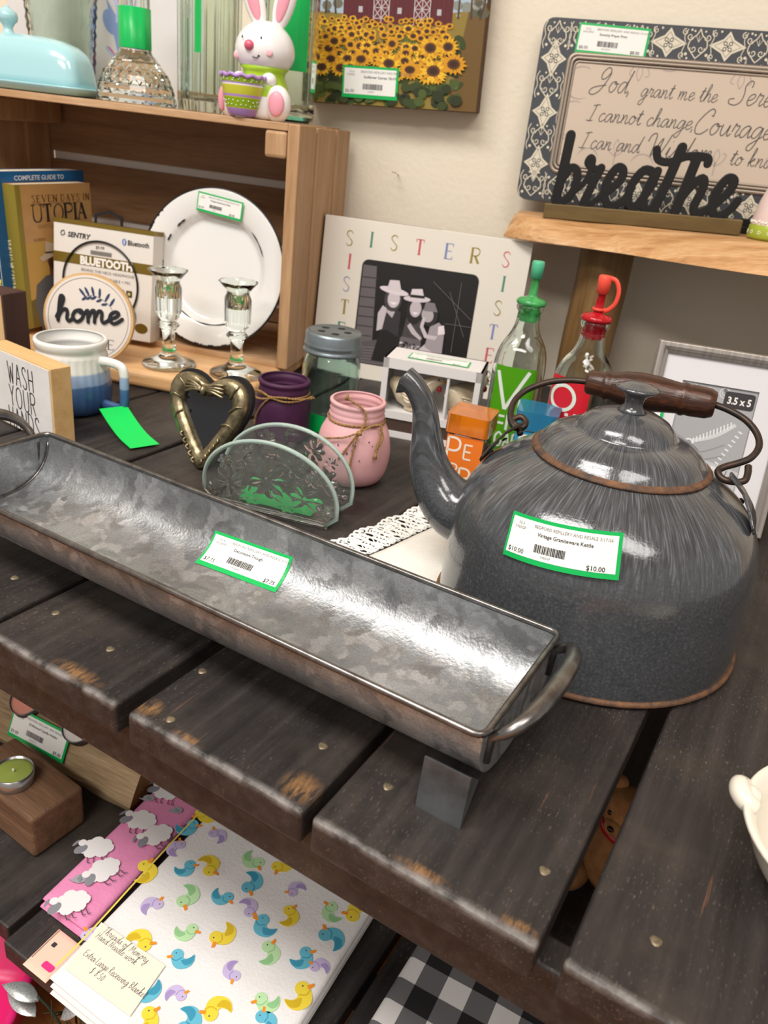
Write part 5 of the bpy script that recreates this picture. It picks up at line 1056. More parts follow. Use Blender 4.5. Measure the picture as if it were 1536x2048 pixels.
mb.lathe([(0, 0), (.036, 0), (.037, .1), (.036, zl-.001), (0, zl-.001)], seg=24); l2 = mb.build('log_leg', sf); l2.matrix_basis = mwi @ Matrix.Translation(W(.80, .08, 0))
def on_shelf(s, t): return W(s, t, ZT+(s-.262)*math.tan(TILT)+.0006)
# breathe sign
M_BRASS = mat('worn_bronze_wood', '76613a', .5, .25, nz=(9, '5a4828', .8, (1, 6, 6))); M_BLKL = mat('black_painted_letters', '141313', .45)
br = thing('word_sign', 'black cutout breathe lettering on a narrow bronze wood base', 'sign', on_shelf(.441, .098), R(17), 0, R(2.4))
mb = MB(M_BRASS); mb.box(-.128, .128, -.0085, .0085, 0, .0185); mb.build('base', br, bevel=.001)
mb = MB(M_BLKL)
def wl(pts, wd=.0105, **k): mb.line([(x, z) for x, z in pts], wd, -.003, None, sub=5, th=.006, **k)
X = lambda u: -.122+u*.2460/1148; 
def wp(*q): # traced in the sign's own face, from a 1148 x 430 outline grid
    return [(-.121+a*.000212, .0188+b_*.000212) for a, b_ in q]
wl(wp((65, 400), (50, 200), (30, 25)), .0128); wl(wp((45, 130), (95, 215), (140, 190), (130, 80), (70, 15), (35, 25)), .0108)
wl(wp((130, 70), (200, 150), (225, 260), (205, 285), (190, 250), (225, 225), (280, 225)), .0078); wl(wp((280, 228), (240, 120), (205, 15)), .0112); wl(wp((205, 15), (260, 25), (320, 80)), .0080)
wl(wp((320, 80), (405, 160), (415, 225), (375, 235), (325, 140), (340, 40), (390, 15), (445, 50)), .0110)
wl(wp((445, 50), (490, 130)), .0085); wl(wp((610, 220), (540, 235), (480, 140), (480, 45), (530, 25), (590, 130), (620, 235)), .0112); wl(wp((610, 225), (570, 90), (580, 20), (625, 15)), .0110)
wl(wp((735, 375), (690, 180), (640, 15)), .0125); wl(wp((590, 355), (610, 300), (680, 290), (780, 330), (890, 330), (900, 295)), .0100)
wl(wp((835, 330), (800, 150), (770, 15)), .0125); wl(wp((775, 60), (830, 160), (890, 215), (905, 160), (875, 50), (900, 15), (960, 45)), .0108)
wl(wp((960, 45), (1050, 140), (1075, 210), (1035, 225), (985, 140), (985, 40), (1030, 10), (1090, 55), (1120, 105)), .0110)
mb.build('breathe_lettering', br, remesh=.0007)
# serenity prayer frame
M_CRM = P('d9d0ba', .5); M_SLATE = mat('charcoal_frame_print', '3c3f44', .45); M_CHAMP = mat('champagne_moulding', 'a5988a', .35, .5); M_PRINT = mat('beige_print', 'cbb9a6', .5)
sz_, shh = .520, .231
sr = thing('framed_print', 'framed serenity prayer with a charcoal and cream damask border', 'picture frame', on_shelf(.276+.250, .034)+Vector((0, 0, .0118)), R(15), R(6.0), R(1.0))
mb = MB(M_SLATE); mb.prism(rrect(sz_, shh, .014, 0, shh/2), -.0025, .012); mb.build('frame', sr, bevel=.0015)
IW, IH = sz_-.084, shh-.083
mb = MB(M_CHAMP); cx, cz = 0, shh/2-.0005
for o, wd, y in ((0, .0052, -.0028), (.0045, .0035, -.0055), (.0085, .0030, -.0032)): mb.tube([(a, y, b_) for a, b_ in rrect(IW-2*o, IH-2*o, .010-o*.5, cx, cz)], wd/1.7, seg=8, closed=True, flat=.8)
mb.build('inner_moulding', sr)
mb = MB(M_PRINT); mb.prism(rrect(IW-.014, IH-.014, .006, cx, cz), -.0031, -.0020); mb.build('print', sr)
mb = MB(M_CRM); y = -.0029; D2 = P('4a4c50')
def spiral(x, z, r, a0, turns, wd=.0011, m=None, d=1, yy=None): mb.line([(x+r*(1-.80*k/16)*math.cos(a0+d*turns*2*math.pi*k/16), z+r*(1-.80*k/16)*math.sin(a0+d*turns*2*math.pi*k/16)) for k in range(17)], wd, yy or y, m, taper=[1.2, 1, .8])
def motif(x, z, ang, s=1):
    c, d = math.cos(ang), math.sin(ang); g = lambda a, b_: (x+(a*c-b_*d)*s, z+(a*d+b_*c)*s)
    dm = [g(-.0215, 0), g(-.006, .0075), g(0, .0160), g(.006, .0075), g(.0215, 0), g(.006, -.0075), g(0, -.0160), g(-.006, -.0075)]
    mb.flat(dm, y, M_CRM)
    mb.line([g(a*.72, b_*.72) for a, b_ in ((-.0215, 0), (-.006, .0075), (0, .0160), (.006, .0075), (.0215, 0), (.006, -.0075), (0, -.0160), (-.006, -.0075))], .0007, y-.0001, D2, closed=True)
    for q in range(4):
        p = g(.0042*math.cos(q*1.5708+.785), .0042*math.sin(q*1.5708+.785)); mb.disc(p[0], p[1], .0024*s, y-.0001, D2, 10); mb.disc(p[0], p[1], .0014*s, y-.0002, M_CRM, 8)
    mb.disc(x, z, .0014*s, y-.0003, D2, 8)
def scroll(x, z, ang, s=1):
    c, d = math.cos(ang), math.sin(ang); g = lambda a, b_: (x+(a*c-b_*d)*s, z+(a*d+b_*c)*s)
    for sg in (-1, 1):
        mb.line([g(-.018, 0), g(-.012, sg*.006), g(-.004, sg*.013), g(.006, sg*.011), g(.012, sg*.004), g(.020, 0)], .0013, y, None, sub=4)
        p = g(-.006, sg*.0055); spiral(p[0], p[1], .0050*s, ang+sg*1.2, 1.2, .0011, None, sg); p = g(.0095, sg*.0125); spiral(p[0], p[1], .0048*s, ang-sg*1.9, 1.2, .0011, None, -sg)
        p = g(-.013, sg*.0145); mb.disc(p[0], p[1], .0019, y, None, 10); p = g(.017, sg*.0075); mb.disc(p[0], p[1], .0013, y, None, 8)
        mb.line([g(-.018, sg*.018), g(-.010, sg*.0205), g(0, sg*.018), g(.010, sg*.0205), g(.019, sg*.017)], .0010, y, None, sub=4)
    for q in (-.5, 0, .5): p = g(.003, 0); e = g(.003+.0085*math.cos(q), .0085*math.sin(q)); mb.line([p, e], .0018, y, None, taper=[.4, 1.2, .3])
bz = .0205
for q in range(7):
    zc = .016+q*(shh-.032)/6
    for sx in (-1, 1): (scroll if q % 2 == 0 else motif)(sx*(sz_/2-bz), min(max(zc, .0215), shh-.0215), R(90), .90 if q % 2 == 0 else 1.1)
for q in range(12):
    xx = -.205+q*.0373
    for zc in (bz, shh-bz): (motif if q % 2 else scroll)(xx, zc, 0 if q % 2 else (R(90) if zc > .1 else R(-90)), 1.1 if q % 2 else .90)
for q in range(11):
    xx = -.186+q*.0373
    for zc in (bz, shh-bz):
        for sg in (-1, 1): spiral(xx, zc+sg*.0135, .0040, sg*1.5, 1.3, .0010, None, sg); mb.disc(xx+.0075, zc+sg*.0165, .0014, y, None, 8)
mb.build('damask_border', sr)
mb = MB(P('55504e')); y = -.0034; TW = P('b09f97')
def flour(x, z, s, up_=1):
    for sg in (-1, 1):
        mb.line([(x, z), (x+sg*.006*s, z+up_*.004*s), (x+sg*.010*s, z+up_*.012*s), (x+sg*.006*s, z+up_*.014*s)], .0014, y+.0001, TW, sub=4); mb.line([(x, z+up_*.002), (x+sg*.003*s, z+up_*.011*s), (x, z+up_*.018*s)], .0012, y+.0001, TW, sub=4)
    mb.line([(x, z-up_*.010*s), (x, z+up_*.004*s)], .0016, y+.0001, TW)
mb.M = TR(-.050, 0, .010)
for fx, fz, s, u_ in ((-.072, .176, 1.3, -1), (.058, .176, 1.3, -1), (-.083, .058, 1.2, 1), (.050, .058, 1.2, 1), (.125, .058, 1.2, 1), (.13, .176, 1.2, -1)): flour(fx, fz, s, u_)
mb.M = TR(-.050, 0, .010)
for ax, az, r, a0, a1 in ((-.118, .185, .016, 180, 350), (-.035, .185, .018, 190, 350), (-.147, .145, .020, 60, 300), (-.150, .100, .022, 70, 290), (-.147, .064, .014, 60, 250), (-.12, .050, .015, 20, 160), (-.045, .048, .016, 20, 160), (.01, .186, .016, 190, 350), (.095, .186, .018, 190, 350)): mb.line(arc(ax, az, r, a0, a1, 16), .0018, y+.0001, TW, taper=[.4, 1.3, .7, 1.2, .3])
mb.M = Matrix(); sl = .22; xl = -sz_/2; zt = cz
for body, x, z, sz1, wd, sx1 in (('God,', .083, .034, .0150, .0012, .98), ('grant me the', .158, .032, .0108, .0010, .95), ('Serenity', .300, .032, .0150, .0012, 1.0), ('I cannot change,', .080, -.006, .0116, .0011, 1.0), ('Courage', .251, -.010, .0158, .0013, 1.0), ('to', .385, -.008, .0112, .0010, .95),
    ('I can and', .076, -.044, .0116, .0011, .96), ('Wisdom', .186, -.047, .0155, .0013, .98), ('to know', .318, -.047, .0116, .0011, .98)):
    mb.write(body, xl+.080+(x-.080)*.83, zt+z*.92, sz1*.93, y, wd, None, SCRIPT, slant=sl, sx=sx1*.82, gap=.10)
mb.build('prayer_lettering', sr)
price_tag(sr, TR(-.2130, -.0034, shh-.041, 0, R(1.5), 0), 'Serenity Prayer Print', '$8.00', .094, .037, code='XAG27RG', date='10/16/25', sec='55-62')
ez = thing('display_easel', 'small black easel whose feet show under the prayer frame', 'easel', on_shelf(.526, .034), R(15), 0, R(1.0))
for ex in (-.10, .055):
    mb = MB(M_BLKL); mb.box(ex-.006, ex+.006, -.022, .030, 0, .0105); mb.box(ex-.006, ex+.006, -.022, -.014, .0105, .020); mb.build('foot', ez, bevel=.001)
mb = MB(M_BLKL); mb.box(-.10, .055, .022, .030, .001, .009); mb.build('crossbar', ez)
# figurine cut by the right edge
M_LIME = mat('lime_glaze', 'a7b83f', .3); M_BLUSH = mat('blush_glaze', 'e6cfc9', .35)
eg = thing('ceramic_figurine', 'lime and blush ceramic figurine with white dots at the right end of the shelf', 'figurine', on_shelf(.607, .118), R(17), 0, R(2))
mb = MB(M_LIME); mb.lathe([(0, 0), (.030, 0), (.0325, .003), (.0315, .016), (.0300, .0175), (.0300, .024), (.026, .045), (.019, .066), (.013, .078), (.0165, .086), (.0165, .098), (.008, .108), (0, .110)], seg=40, mats=[M_LIME]*4+[M_BLUSH]*4+[M_LIME]*4); mb.build('body', eg)
mb = MB(P('f1efe6'))
for q in range(16):
    a = 2*math.pi*q/16
    for e in range(5): mb.M = Matrix.Translation((.0318*math.cos(a)+.0018*math.cos(e*1.257)*-math.sin(a), .0318*math.sin(a)+.0018*math.cos(e*1.257)*math.cos(a), .0085+.0018*math.sin(e*1.257))); mb.lathe([(0, -.001), (.0011, 0), (0, .001)], seg=6)
for q in range(40): a = 2*math.pi*q/40; mb.M = Matrix.Translation((.0300*math.cos(a), .0300*math.sin(a), .0205+.001*math.sin(q*2.4))); mb.lathe([(0, -.002), (.002, 0), (0, .002)], seg=6)
mb.build('white_dots', eg)
# ---------------------------------------------------------------- sunflower canvas on the wall
cw, ch = .255, .255
M_CANV = mat('canvas_edge', '5a3d24', .8)
cn = thing('canvas_print', 'canvas print of sunflowers before a red barn hanging on the cream wall', 'painting', W(.0620, .0215, .3735), WY, 0, R(2.4))
mb = MB(M_CANV); mb.box(-cw/2, cw/2, 0, .0410, 0, ch); mb.build('canvas', cn, bevel=.001)
mb = MB(INK); y = -.0002; rn = random.Random(8); mb.M = Matrix.Diagonal((1, 1, .80, 1)); ch = .255/.80
mb.flat([(-cw/2, 0), (cw/2, 0), (cw/2, ch), (-cw/2, ch)], y, P('a9bccb')); hz = .140
mb.flat([(-cw/2, 0), (cw/2, 0), (cw/2, hz+.018), (.02, hz-.004), (-cw/2, hz+.004)], y-.00005, P('8f7a34')); mb.flat([(.085, .0), (cw/2, 0), (cw/2, hz+.025), (.105, hz+.02)], y-.00008, P('6f5426'))
for q in range(120):   # bare trees and autumn foliage behind
    x = rn.choice((rn.uniform(-cw/2, -.07), rn.uniform(.075, cw/2))); mb.disc(x, rn.uniform(hz, ch), rn.uniform(.003, .009), y-.0001, P(rn.choice(('8a8f86', '9a8654', '6e6a58', 'a8a89c', '5c5a46'))), 8)
for x0 in (-.118, -.100, -.085, .090, .108, .120): mb.line([(x0, hz), (x0+rn.uniform(-.006, .006), hz+.05), (x0+rn.uniform(-.015, .015), ch)], .0022, y-.00012, P('4a3a2c'), sub=3, taper=[1.4, .5])
B1, B2, RF = P('5e1f24'), P('4a161b'), P('a9aeb4')
mb.flat([(-.074, hz-.012), (.082, hz-.012), (.082, hz+.045), (-.074, hz+.045)], y-.00014, B1)
for q in range(24): x = -.073+q*.0066; mb.line([(x, hz-.01), (x, hz+.045)], .0007, y-.00016, B2)
for rx, rw in ((-.074, .052), (-.020, .050), (.032, .050)): mb.flat([(rx, hz+.0435), (rx+rw, hz+.0435), (rx+rw*.92, hz+.06), (rx+rw*.5, hz+.115), (rx+rw*.08, hz+.06)], y-.00018, B1); 
mb.flat([(-.079, hz+.042), (.086, hz+.042), (.080, hz+.060), (.062, hz+.056), (.030, hz+.062), (.010, hz+.056), (-.022, hz+.062), (-.045, hz+.056), (-.072, hz+.064)], y-.0002, RF)
for q in range(30): x = -.076+q*.0054; mb.line([(x, hz+.0425), (x, hz+.057)], .0006, y-.00022, P('888d94'))
for dx in (-.030, .028):
    mb.flat([(dx, hz-.012), (dx+.022, hz-.012), (dx+.022, hz+.028), (dx, hz+.028)], y-.00024, P('6a2228')); wq = P('c9c6c4')
    for a, b_ in (((0, .028), (.022, .028)), ((0, .012), (.022, .012)), ((0, -.004), (.022, -.004)), ((0, -.012), (0, .028)), ((.011, -.012), (.011, .028)), ((.022, -.012), (.022, .028)), ((0, .012), (.011, .028)), ((.011, .012), (0, .028)), ((.011, .012), (.022, .028)), ((.022, .012), (.011, .028)), ((0, -.004), (.011, .012)), ((.011, -.004), (.022, .012)), ((.011, -.004), (0, .012)), ((.022, -.004), (.011, .012))): mb.line([(dx+a[0], hz+a[1]), (dx+b_[0], hz+b_[1])], .0011, y-.00026, wq)
for dx in (-.052, .004, .060): mb.flat([(dx, hz+.004), (dx+.006, hz+.004), (dx+.006, hz+.013), (dx, hz+.013)], y-.00026, P('b9b9bd'))
GRN = [P(c) for c in ('39451c', '4b5a24', '2a3316', '5c6a2c')]
for q in range(230):
    z = rn.uniform(-.0, .115)*1.0; x = rn.uniform(-cw/2+.008, .100-.0); mb.disc(x, max(z, .006), rn.uniform(.004, .010), y-.0003-q*.000001, rn.choice(GRN), 8, rn.uniform(.003, .007), rn.uniform(0, 3))
YL = [P(c) for c in ('e8b020', 'f0bf30', 'd99818', 'e3a51c')]; BR1, BR2 = P('3d2214'), P('5f3719')
yy = y-.0006
def sunflower(x, z, r):
    global yy
    n_ = 15; yc_ = rn.choice(YL); a0 = rn.uniform(0, 1); sq_ = rn.uniform(.82, 1.0)
    for q in range(n_):
        a = a0+2*math.pi*q/n_; L_ = r*rn.uniform(.9, 1.08); t = (math.cos(a), math.sin(a)*sq_); p = (-t[1]*r*.15, t[0]*r*.15)
        if abs(x+t[0]*L_) > cw/2-.001: continue
        mb.flat([(x+t[0]*r*.3, z+t[1]*r*.3), (x+t[0]*r*.65+p[0], z+t[1]*r*.65+p[1]), (x+t[0]*L_, z+t[1]*L_), (x+t[0]*r*.65-p[0], z+t[1]*r*.65-p[1])], yy-.000004*(q % 2), yc_ if q % 3 else YL[2])
    mb.disc(x, z, r*.46, yy-.00001, BR2, 14, r*.44*sq_); mb.disc(x, z, r*.30, yy-.000014, BR1, 12, r*.28*sq_); yy -= .000018
for row, (z0, r, n_) in enumerate(((.131, .0055, 22), (.124, .0065, 19), (.116, .0078, 17), (.107, .0090, 15), (.096, .0108, 13), (.083, .0130, 12), (.069, .0150, 10), (.054, .0160, 9))):
    for q in range(n_):
        x = -cw/2+.012+(cw-.055)*(q+rn.uniform(.1, .9))/n_; z = z0+rn.uniform(-.005, .005)+max(0, (abs(x)-.08))*.05
        if z > .02: sunflower(x, z, r*rn.uniform(.85, 1.12))
for x, z, r in ((.062, .060, .021), (.090, .072, .020), (.055, .095, .018), (.080, .098, .0155), (-.003, .068, .018), (.028, .060, .017), (-.118, .092, .013), (-.113, .072, .016), (-.085, .098, .013), (.022, .122, .010)): sunflower(x, z, r)
for q in range(40): mb.disc(rn.uniform(-.115, .10), rn.uniform(.006, .034), rn.uniform(.005, .012), yy-.00001*q, rn.choice(GRN[:3]), 9, rn.uniform(.004, .009), rn.uniform(0, 3))
mb.build('painted_scene', cn)
price_tag(cn, TR(-.0705, yy-.0008, .0085, 0, R(.5), 0), 'Sunflower Canvas 10x10', '$6.00', .083, .041, code='3Y60SD', sec='55-61')
# ---------------------------------------------------------------- on top of the crate
ZC = .0237+HC+.0004
M_BUTTER = mat('pale_blue_glaze', 'a9d6dc', .15, coat=.5)
bd = thing('butter_dish', 'pale blue ceramic butter dish with a knobbed lid', 'dish', W(-.4085, .188, ZC), WY)
def oblong(r1, r2, m=6, n=40): return [(r1*math.copysign(abs(math.cos(2*math.pi*k/n))**(2/m), math.cos(2*math.pi*k/n)), r2*math.copysign(abs(math.sin(2*math.pi*k/n))**(2/m), math.sin(2*math.pi*k/n))) for k in range(n)]
def loft(mb, secs, n=40, m=None):
    vs = []
    for a, b_, z, e in secs: vs += [(x, y_, z) for x, y_ in oblong(a, b_, e, n)]
    k = len(secs); mb.add(vs, [(i*n+q, i*n+(q+1) % n, (i+1)*n+(q+1) % n, (i+1)*n+q) for i in range(k-1) for q in range(n)]+[tuple(reversed(range(n))), tuple((k-1)*n+q for q in range(n))], m, True)
mb = MB(M_BUTTER); loft(mb, [(.088, .034, 0, 5), (.094, .040, .002, 5), (.101, .046, .009, 5), (.1015, .0465, .0105, 5), (.100, .045, .0112, 5), (.090, .036, .007, 5), (.05, .02, .0065, 5)]); mb.build('base', bd)
mb = MB(M_BUTTER); loft(mb, [(.0905, .0375, .0075, 5), (.0900, .0370, .020, 5), (.0875, .0350, .040, 4.5), (.083, .0315, .051, 4), (.074, .0265, .0585, 3.5), (.058, .0195, .0640, 3), (.036, .012, .0672, 2.6), (.012, .005, .0685, 2)]); ld2 = mb.build('lid', bd)
mb = MB(M_BUTTER); mb.M = Matrix.Translation((-.026, 0, .066)); mb.lathe([(.0100, 0), (.0065, .004), (.0058, .008), (.0085, .0125), (.0125, .0165), (.0135, .0215), (.0120, .0265), (.0070, .0300), (.0035, .0315), (.0030, .0335), (0, .0345)], seg=32); mb.build('knob', ld2)
# pedestal with green tape
pdn = thing('pressed_glass_candleholder', 'tall pressed glass candleholder with green tape around its stem', 'candlestick', W(-.2500, .182, ZC), R(-8))
pr = [(0, .001), (.051, .001), (.0525, .003), (.0520, .010), (.0490, .0125), (.0500, .016), (.0480, .022), (.0470, .0235), (.0440, .033), (.0400, .039), (.0385, .0405), (.0320, .049), (.0310, .051), (.0235, .0585), (.0215, .060), (.0200, .064), (.0195, .078), (.0190, .13), (.022, .135), (.030, .150), (.031, .158), (.020, .158), (.012, .150), (.012, .110), (0, .108)]
mb = MB(M_GLASS); mb.lathe(pr, seg=8*6, rf=lambda a, i, r: r*(1+.03*math.cos(8*a)) if i > 12 else r*(1+.012*math.cos(16*a)), smooth=False); mb.build('body', pdn)
mb = MB(M_GLASS)
for q in range(24):
    a = 2*math.pi*q/24; b_ = 2*math.pi*(q+.9)/24
    for s in (0, 1): u, v = (a, b_) if s else (b_, a); mb.tube([(.0478*math.cos(u), .0478*math.sin(u), .0225), (.0425*math.cos((u+v)/2), .0425*math.sin((u+v)/2), .031), (.0408*math.cos(v), .0408*math.sin(v), .038)], .0012, seg=5)
mb.build('crosshatch_relief', pdn)
mb = MB(GREEN); mb.lathe([(.0205, .0655), (.0203, .112), (.0199, .112), (.0200, .0655), (.0205, .0655)], seg=48, rf=lambda a, i, r: r*(1+.03*math.cos(8*a))); mb.build('tape_wrap', pdn)
# fluted vase
M_GLASSV = glass('vase_glass', 'eaf3ea', .02)
def vase(name, label, s, t, rad, h, flutes, base=.014, twist=0, flare=1.0, tapes=()):
    v = thing(name, label, 'vase', W(s, t, ZC), R(10)); n_ = 14
    op = [(rad*(.97 if i == 0 else 1)*(1+(flare-1)*(i/n_)**1.5), .0005+h*i/n_) for i in range(n_+1)]; ip = [(r-.0035, z if z > base else base) for r, z in reversed(op) if z > base*.9]
    sg = max(flutes*6, 60); vs = []; prof = op+ip
    def rr_(a, z, r, o): return r*(1+(.060 if o else .03)*math.cos(flutes*(a+twist*z)))
    fs = []
    for j, (r, z) in enumerate(prof):
        for q in range(sg): a = 2*math.pi*q/sg; r2 = rr_(a, z, r, j <= n_); vs.append((r2*math.cos(a), r2*math.sin(a), z))
    m_ = len(prof)
    fs = [(i*sg+q, i*sg+(q+1) % sg, (i+1)*sg+(q+1) % sg, (i+1)*sg+q) for i in range(m_-1) for q in range(sg)]+[tuple(reversed(range(sg))), tuple((m_-1)*sg+q for q in range(sg))]
    mb = MB(M_GLASSV); mb.add(vs, fs, None, True); mb.build('glass_body', v)
    for a0, z0, z1, wd in tapes:
        mb = MB(GREEN); mb.M = Matrix.Rotation(a0, 4, 'Z'); mb.add([((rad+.0022)*math.cos(q*wd/6), (rad+.0022)*math.sin(q*wd/6), z) for z in (z0, z1) for q in range(-3, 4)], [(q, q+1, q+8, q+7) for q in range(6)]); mb.build('price_sticker', v, solid=.0004)
    return v
vase('fluted_vase', 'straight clear glass vase with vertical flutes and a green sticker, left of the bunny', -.170, .128, .0405, .175, 14, tapes=((R(-78), .070, .165, .20),))
vase('cylinder_vase', 'tall plain glass vase with a large green sticker behind the bunny', -.062, .110, .0385, .175, 6, .008, tapes=((R(-58), .062, .172, 1.1),))
vase('swirl_vase', 'flared clear glass vase with twisted ribs behind the butter dish', -.420, .087, .042, .165, 13, .01, 16, 1.25)
mb = MB(M_WCARD); gc = thing('greeting_card', 'white upright card printed with blue and pink abstract shapes, behind the glassware', 'card', W(-.40, .024, ZC), WY, R(2))
mb.box(-.155, .155, 0, .0012, 0, .175); mb.build('card_sheet', gc)
mb = MB(INK); y = -.0003; mb.M = TR(-.010, 0, -.012)
LB, PK, YE, LV = P('8ea6d8'), P('d8589a'), P('f2c81e'), P('b9c4e6')
mb.flat([(.022, .150), (.040, .080), (.052, .050), (.060, .082), (.075, .075), (.078, .105), (.062, .130), (.040, .125)], y, LB); mb.disc(.030, .118, .012, y-.0001, LB, 16, .018, .5); mb.disc(.070, .075, .011, y-.0001, LB, 16)
for x0, sg in ((.036, 1), (.078, -1)): mb.line([(x0, .150), (x0+sg*.006, .135), (x0+sg*.004, .118)], .006, y-.0002, LV, sub=4); mb.line([(x0+sg*.006, .150), (x0+sg*.010, .135), (x0+sg*.008, .118)], .003, y-.0003, PK, sub=4)
mb.line([(.022, .085), (.034, .070), (.034, .045)], .005, y-.0002, LV, sub=4); mb.line([(.026, .085), (.038, .070), (.038, .045)], .002, y-.0003, PK, sub=4); mb.flat([(.020, .030), (.026, .020), (.034, .028), (.042, .036), (.028, .040), (.020, .044)], y-.0002, YE); mb.line(arc(.043, .032, .007, -100, 160, 10), .003, y-.0002, P('c9789c'))
mb.flat([(.02, .165), (.07, .165), (.08, .175), (.01, .175)], y, YE); mb.line([(.018, .164), (.045, .1615), (.074, .165)], .002, y-.0001, P('7a4a9a'), sub=4); mb.build('card_print', gc)
mb = MB(glass('teal_glass', '7fd0c0', .03)); tg_ = thing('glass_coaster', 'small teal glass dish peeking out behind the bunny', 'dish', W(-.032, .168, ZC), 0)
mb.lathe([(0, .001), (.022, .001), (.027, .006), (.0265, .008), (.021, .004), (0, .0035)], seg=32); mb.build('dish_body', tg_)
# bunny
M_BUN = mat('bunny_white_glaze', 'f0edec', .25, coat=.2); M_PINKE = mat('bunny_pink', 'eda0b0', .35); M_NOSE = mat('rose_glaze', 'd9607a', .2, coat=.4); M_LIMEB = mat('bunny_lime', 'a9cf2c', .3); M_LILAC = mat('lilac_glaze', 'b58ed0', .3); M_CHART = mat('chartreuse_glaze', 'c3c43a', .3); M_LIM2 = mat('leaf_lime_glaze', '8fb31e', .3)
bn = thing('bunny_figurine', 'white ceramic bunny holding a striped Easter egg cup', 'figurine', W(-.0745, .193, ZC), R(22))
bn.scale = (1.06, 1.06, 1.06)
def ell(mb, cx, cy, cz, rx, ry, rz, m=None, seg=28, rot=None):
    old = mb.M; mb.M = old @ Matrix.Translation((cx, cy, cz)) @ (rot or Matrix()) @ Matrix.Diagonal((rx, ry, rz, 1)); k = 12
    mb.lathe([(math.sin(math.pi*i/k), -math.cos(math.pi*i/k)) if 0 < i < k else (0, -1 if i == 0 else 1) for i in range(k+1)], m, seg); mb.M = old
mb = MB(M_BUN)
secs = [(.0, .022), (.004, .0285), (.020, .0315), (.036, .028), (.047, .0215), (.053, .0240), (.060, .0315), (.071, .0355), (.083, .0335), (.093, .0275), (.101, .0175), (.1045, .006)]
q_ = spline([Vector((r, z, 0)) for z, r in secs], 3); mb.M = Matrix.Translation((.010, 0, 0)); mb.lathe([(0, 0)]+[(max(v.x, .001), max(v.y, 0)) for v in q_]+[(0, .105)], seg=44); mb.M = Matrix()
for sx, a in ((-1, -20), (1, 16)):
    ell(mb, .010+sx*.0200+(.004 if sx < 0 else .002), 0, .126, .0125, .0075, .032, None, 24, Matrix.Rotation(R(a), 4, 'Y'))
ell(mb, .0330, -.018, .0185, .0165, .0150, .0205); ell(mb, -.026, -.016, .017, .0120, .0130, .0195); ell(mb, .022, -.020, .043, .0090, .0085, .0080); ell(mb, -.014, -.022, .043, .007, .007, .006)
bod = mb.build('body', bn)
mb = MB(M_PINKE)
for sx, a in ((-1, -20), (1, 16)):
    mb = MB(M_PINKE); ell(mb, .010+sx*.0200+(.004 if sx < 0 else .002), -.0055, .1265, .0072, .0030, .0235, None, 20, Matrix.Rotation(R(a), 4, 'Y')); mb.build('ear_lining', bn)
mb = MB(M_PINKE); ell(mb, .0345, -.0300, .0185, .0100, .0042, .0138, None, 20); mb.build('paw_pad', bn); mb = MB(M_PINKE); ell(mb, -.0330, -.0255, .0180, .0052, .0042, .0135, None, 18); mb.build('paw_pad', bn)
mb = MB(M_NOSE); ell(mb, .001, -.0345, .0760, .0060, .0050, .0056); mb.build('nose', bn)
mb = MB(P('2a2426', .3)); ell(mb, -.0085, -.0312, .0840, .0009, .0006, .0017, None, 10); ell(mb, .0145, -.0330, .0845, .0010, .0006, .0019, None, 10); mb.tube([(.0055, -.0347, .0648), (.0095, -.0348, .0638), (.0125, -.0343, .0655), (.0128, -.0343, .0672)], .0006, seg=6, sub=4); mb.tube([(.0115, -.0345, .0668), (.0142, -.0340, .0660)], .0005, seg=6); mb.build('face_marks', bn)
mb = MB(P('f3b9c2', .35)); ell(mb, -.0185, -.0205, .0660, .0035, .0020, .0045, None, 14); mb.build('cheek', bn); mb = MB(P('f3b9c2', .35)); ell(mb, .0240, -.0325, .0705, .0048, .0012, .0038, None, 14); mb.build('cheek', bn)
mb = MB(M_LIMEB); mb.M = Matrix.Translation((.010, 0, 0)); mb.lathe([(.0300, .018), (.0312, .026), (.0290, .037), (.0240, .0475), (.0252, .0520), (.0290, .0560), (.0260, .0555), (.022, .0475), (.027, .036), (.0295, .026), (.0300, .018)], seg=44); mb.build('vest', bn)
mb = MB(M_LILAC); mb.M = Matrix.Translation((-.0065, -.0300, 0))
st_ = [(0, .0005), (.0135, .0008), (.0165, .004), (.0190, .0095), (.0194, .0105), (.0207, .0150), (.0222, .0205), (.0225, .0215), (.0232, .0240), (.0242, .0300), (.0246, .0335), (.0247, .0350), (.0252, .0365), (.0258, .0405), (.0260, .0425), (.0262, .0440), (.0252, .0440), (.022, .036), (0, .034)]
cm = [M_LILAC, M_LILAC, M_LILAC, M_CHART, M_LIM2, M_LIM2, M_CHART, M_LILAC, M_CHART, M_CHART, M_BUN, M_LILAC, M_LIM2, M_LIM2, M_CHART, M_LILAC, M_LILAC, M_LILAC]
mb.lathe(st_, seg=60, mats=cm, rf=lambda a, i, r: r); eggc = mb.build('egg_cup', bn)
mb = MB(M_LILAC); mb.tube([((.0263+.0004*math.sin(9*a))*math.cos(a)-.0065, (.0263)*math.sin(a)-.0300, .0435+.0010*math.sin(13*a)) for a in [2*math.pi*k/90 for k in range(90)]], .0021, seg=7, closed=True); mb.build('egg_rim', eggc)
mb = MB(P('f6f2ea', .3))
for zc, rr_ in ((.0172, .0215), (.0128, .0202), (.0385, .0257), (.0405, .0259)):
    for q in range(22): a = 2*math.pi*(q+zc*100)/22; ell(mb, -.0065+rr_*math.cos(a), -.0300+rr_*math.sin(a), zc+.0008*math.sin(q*2), .0008, .0008, .0008, None, 6)
mb.build('egg_dots', eggc)
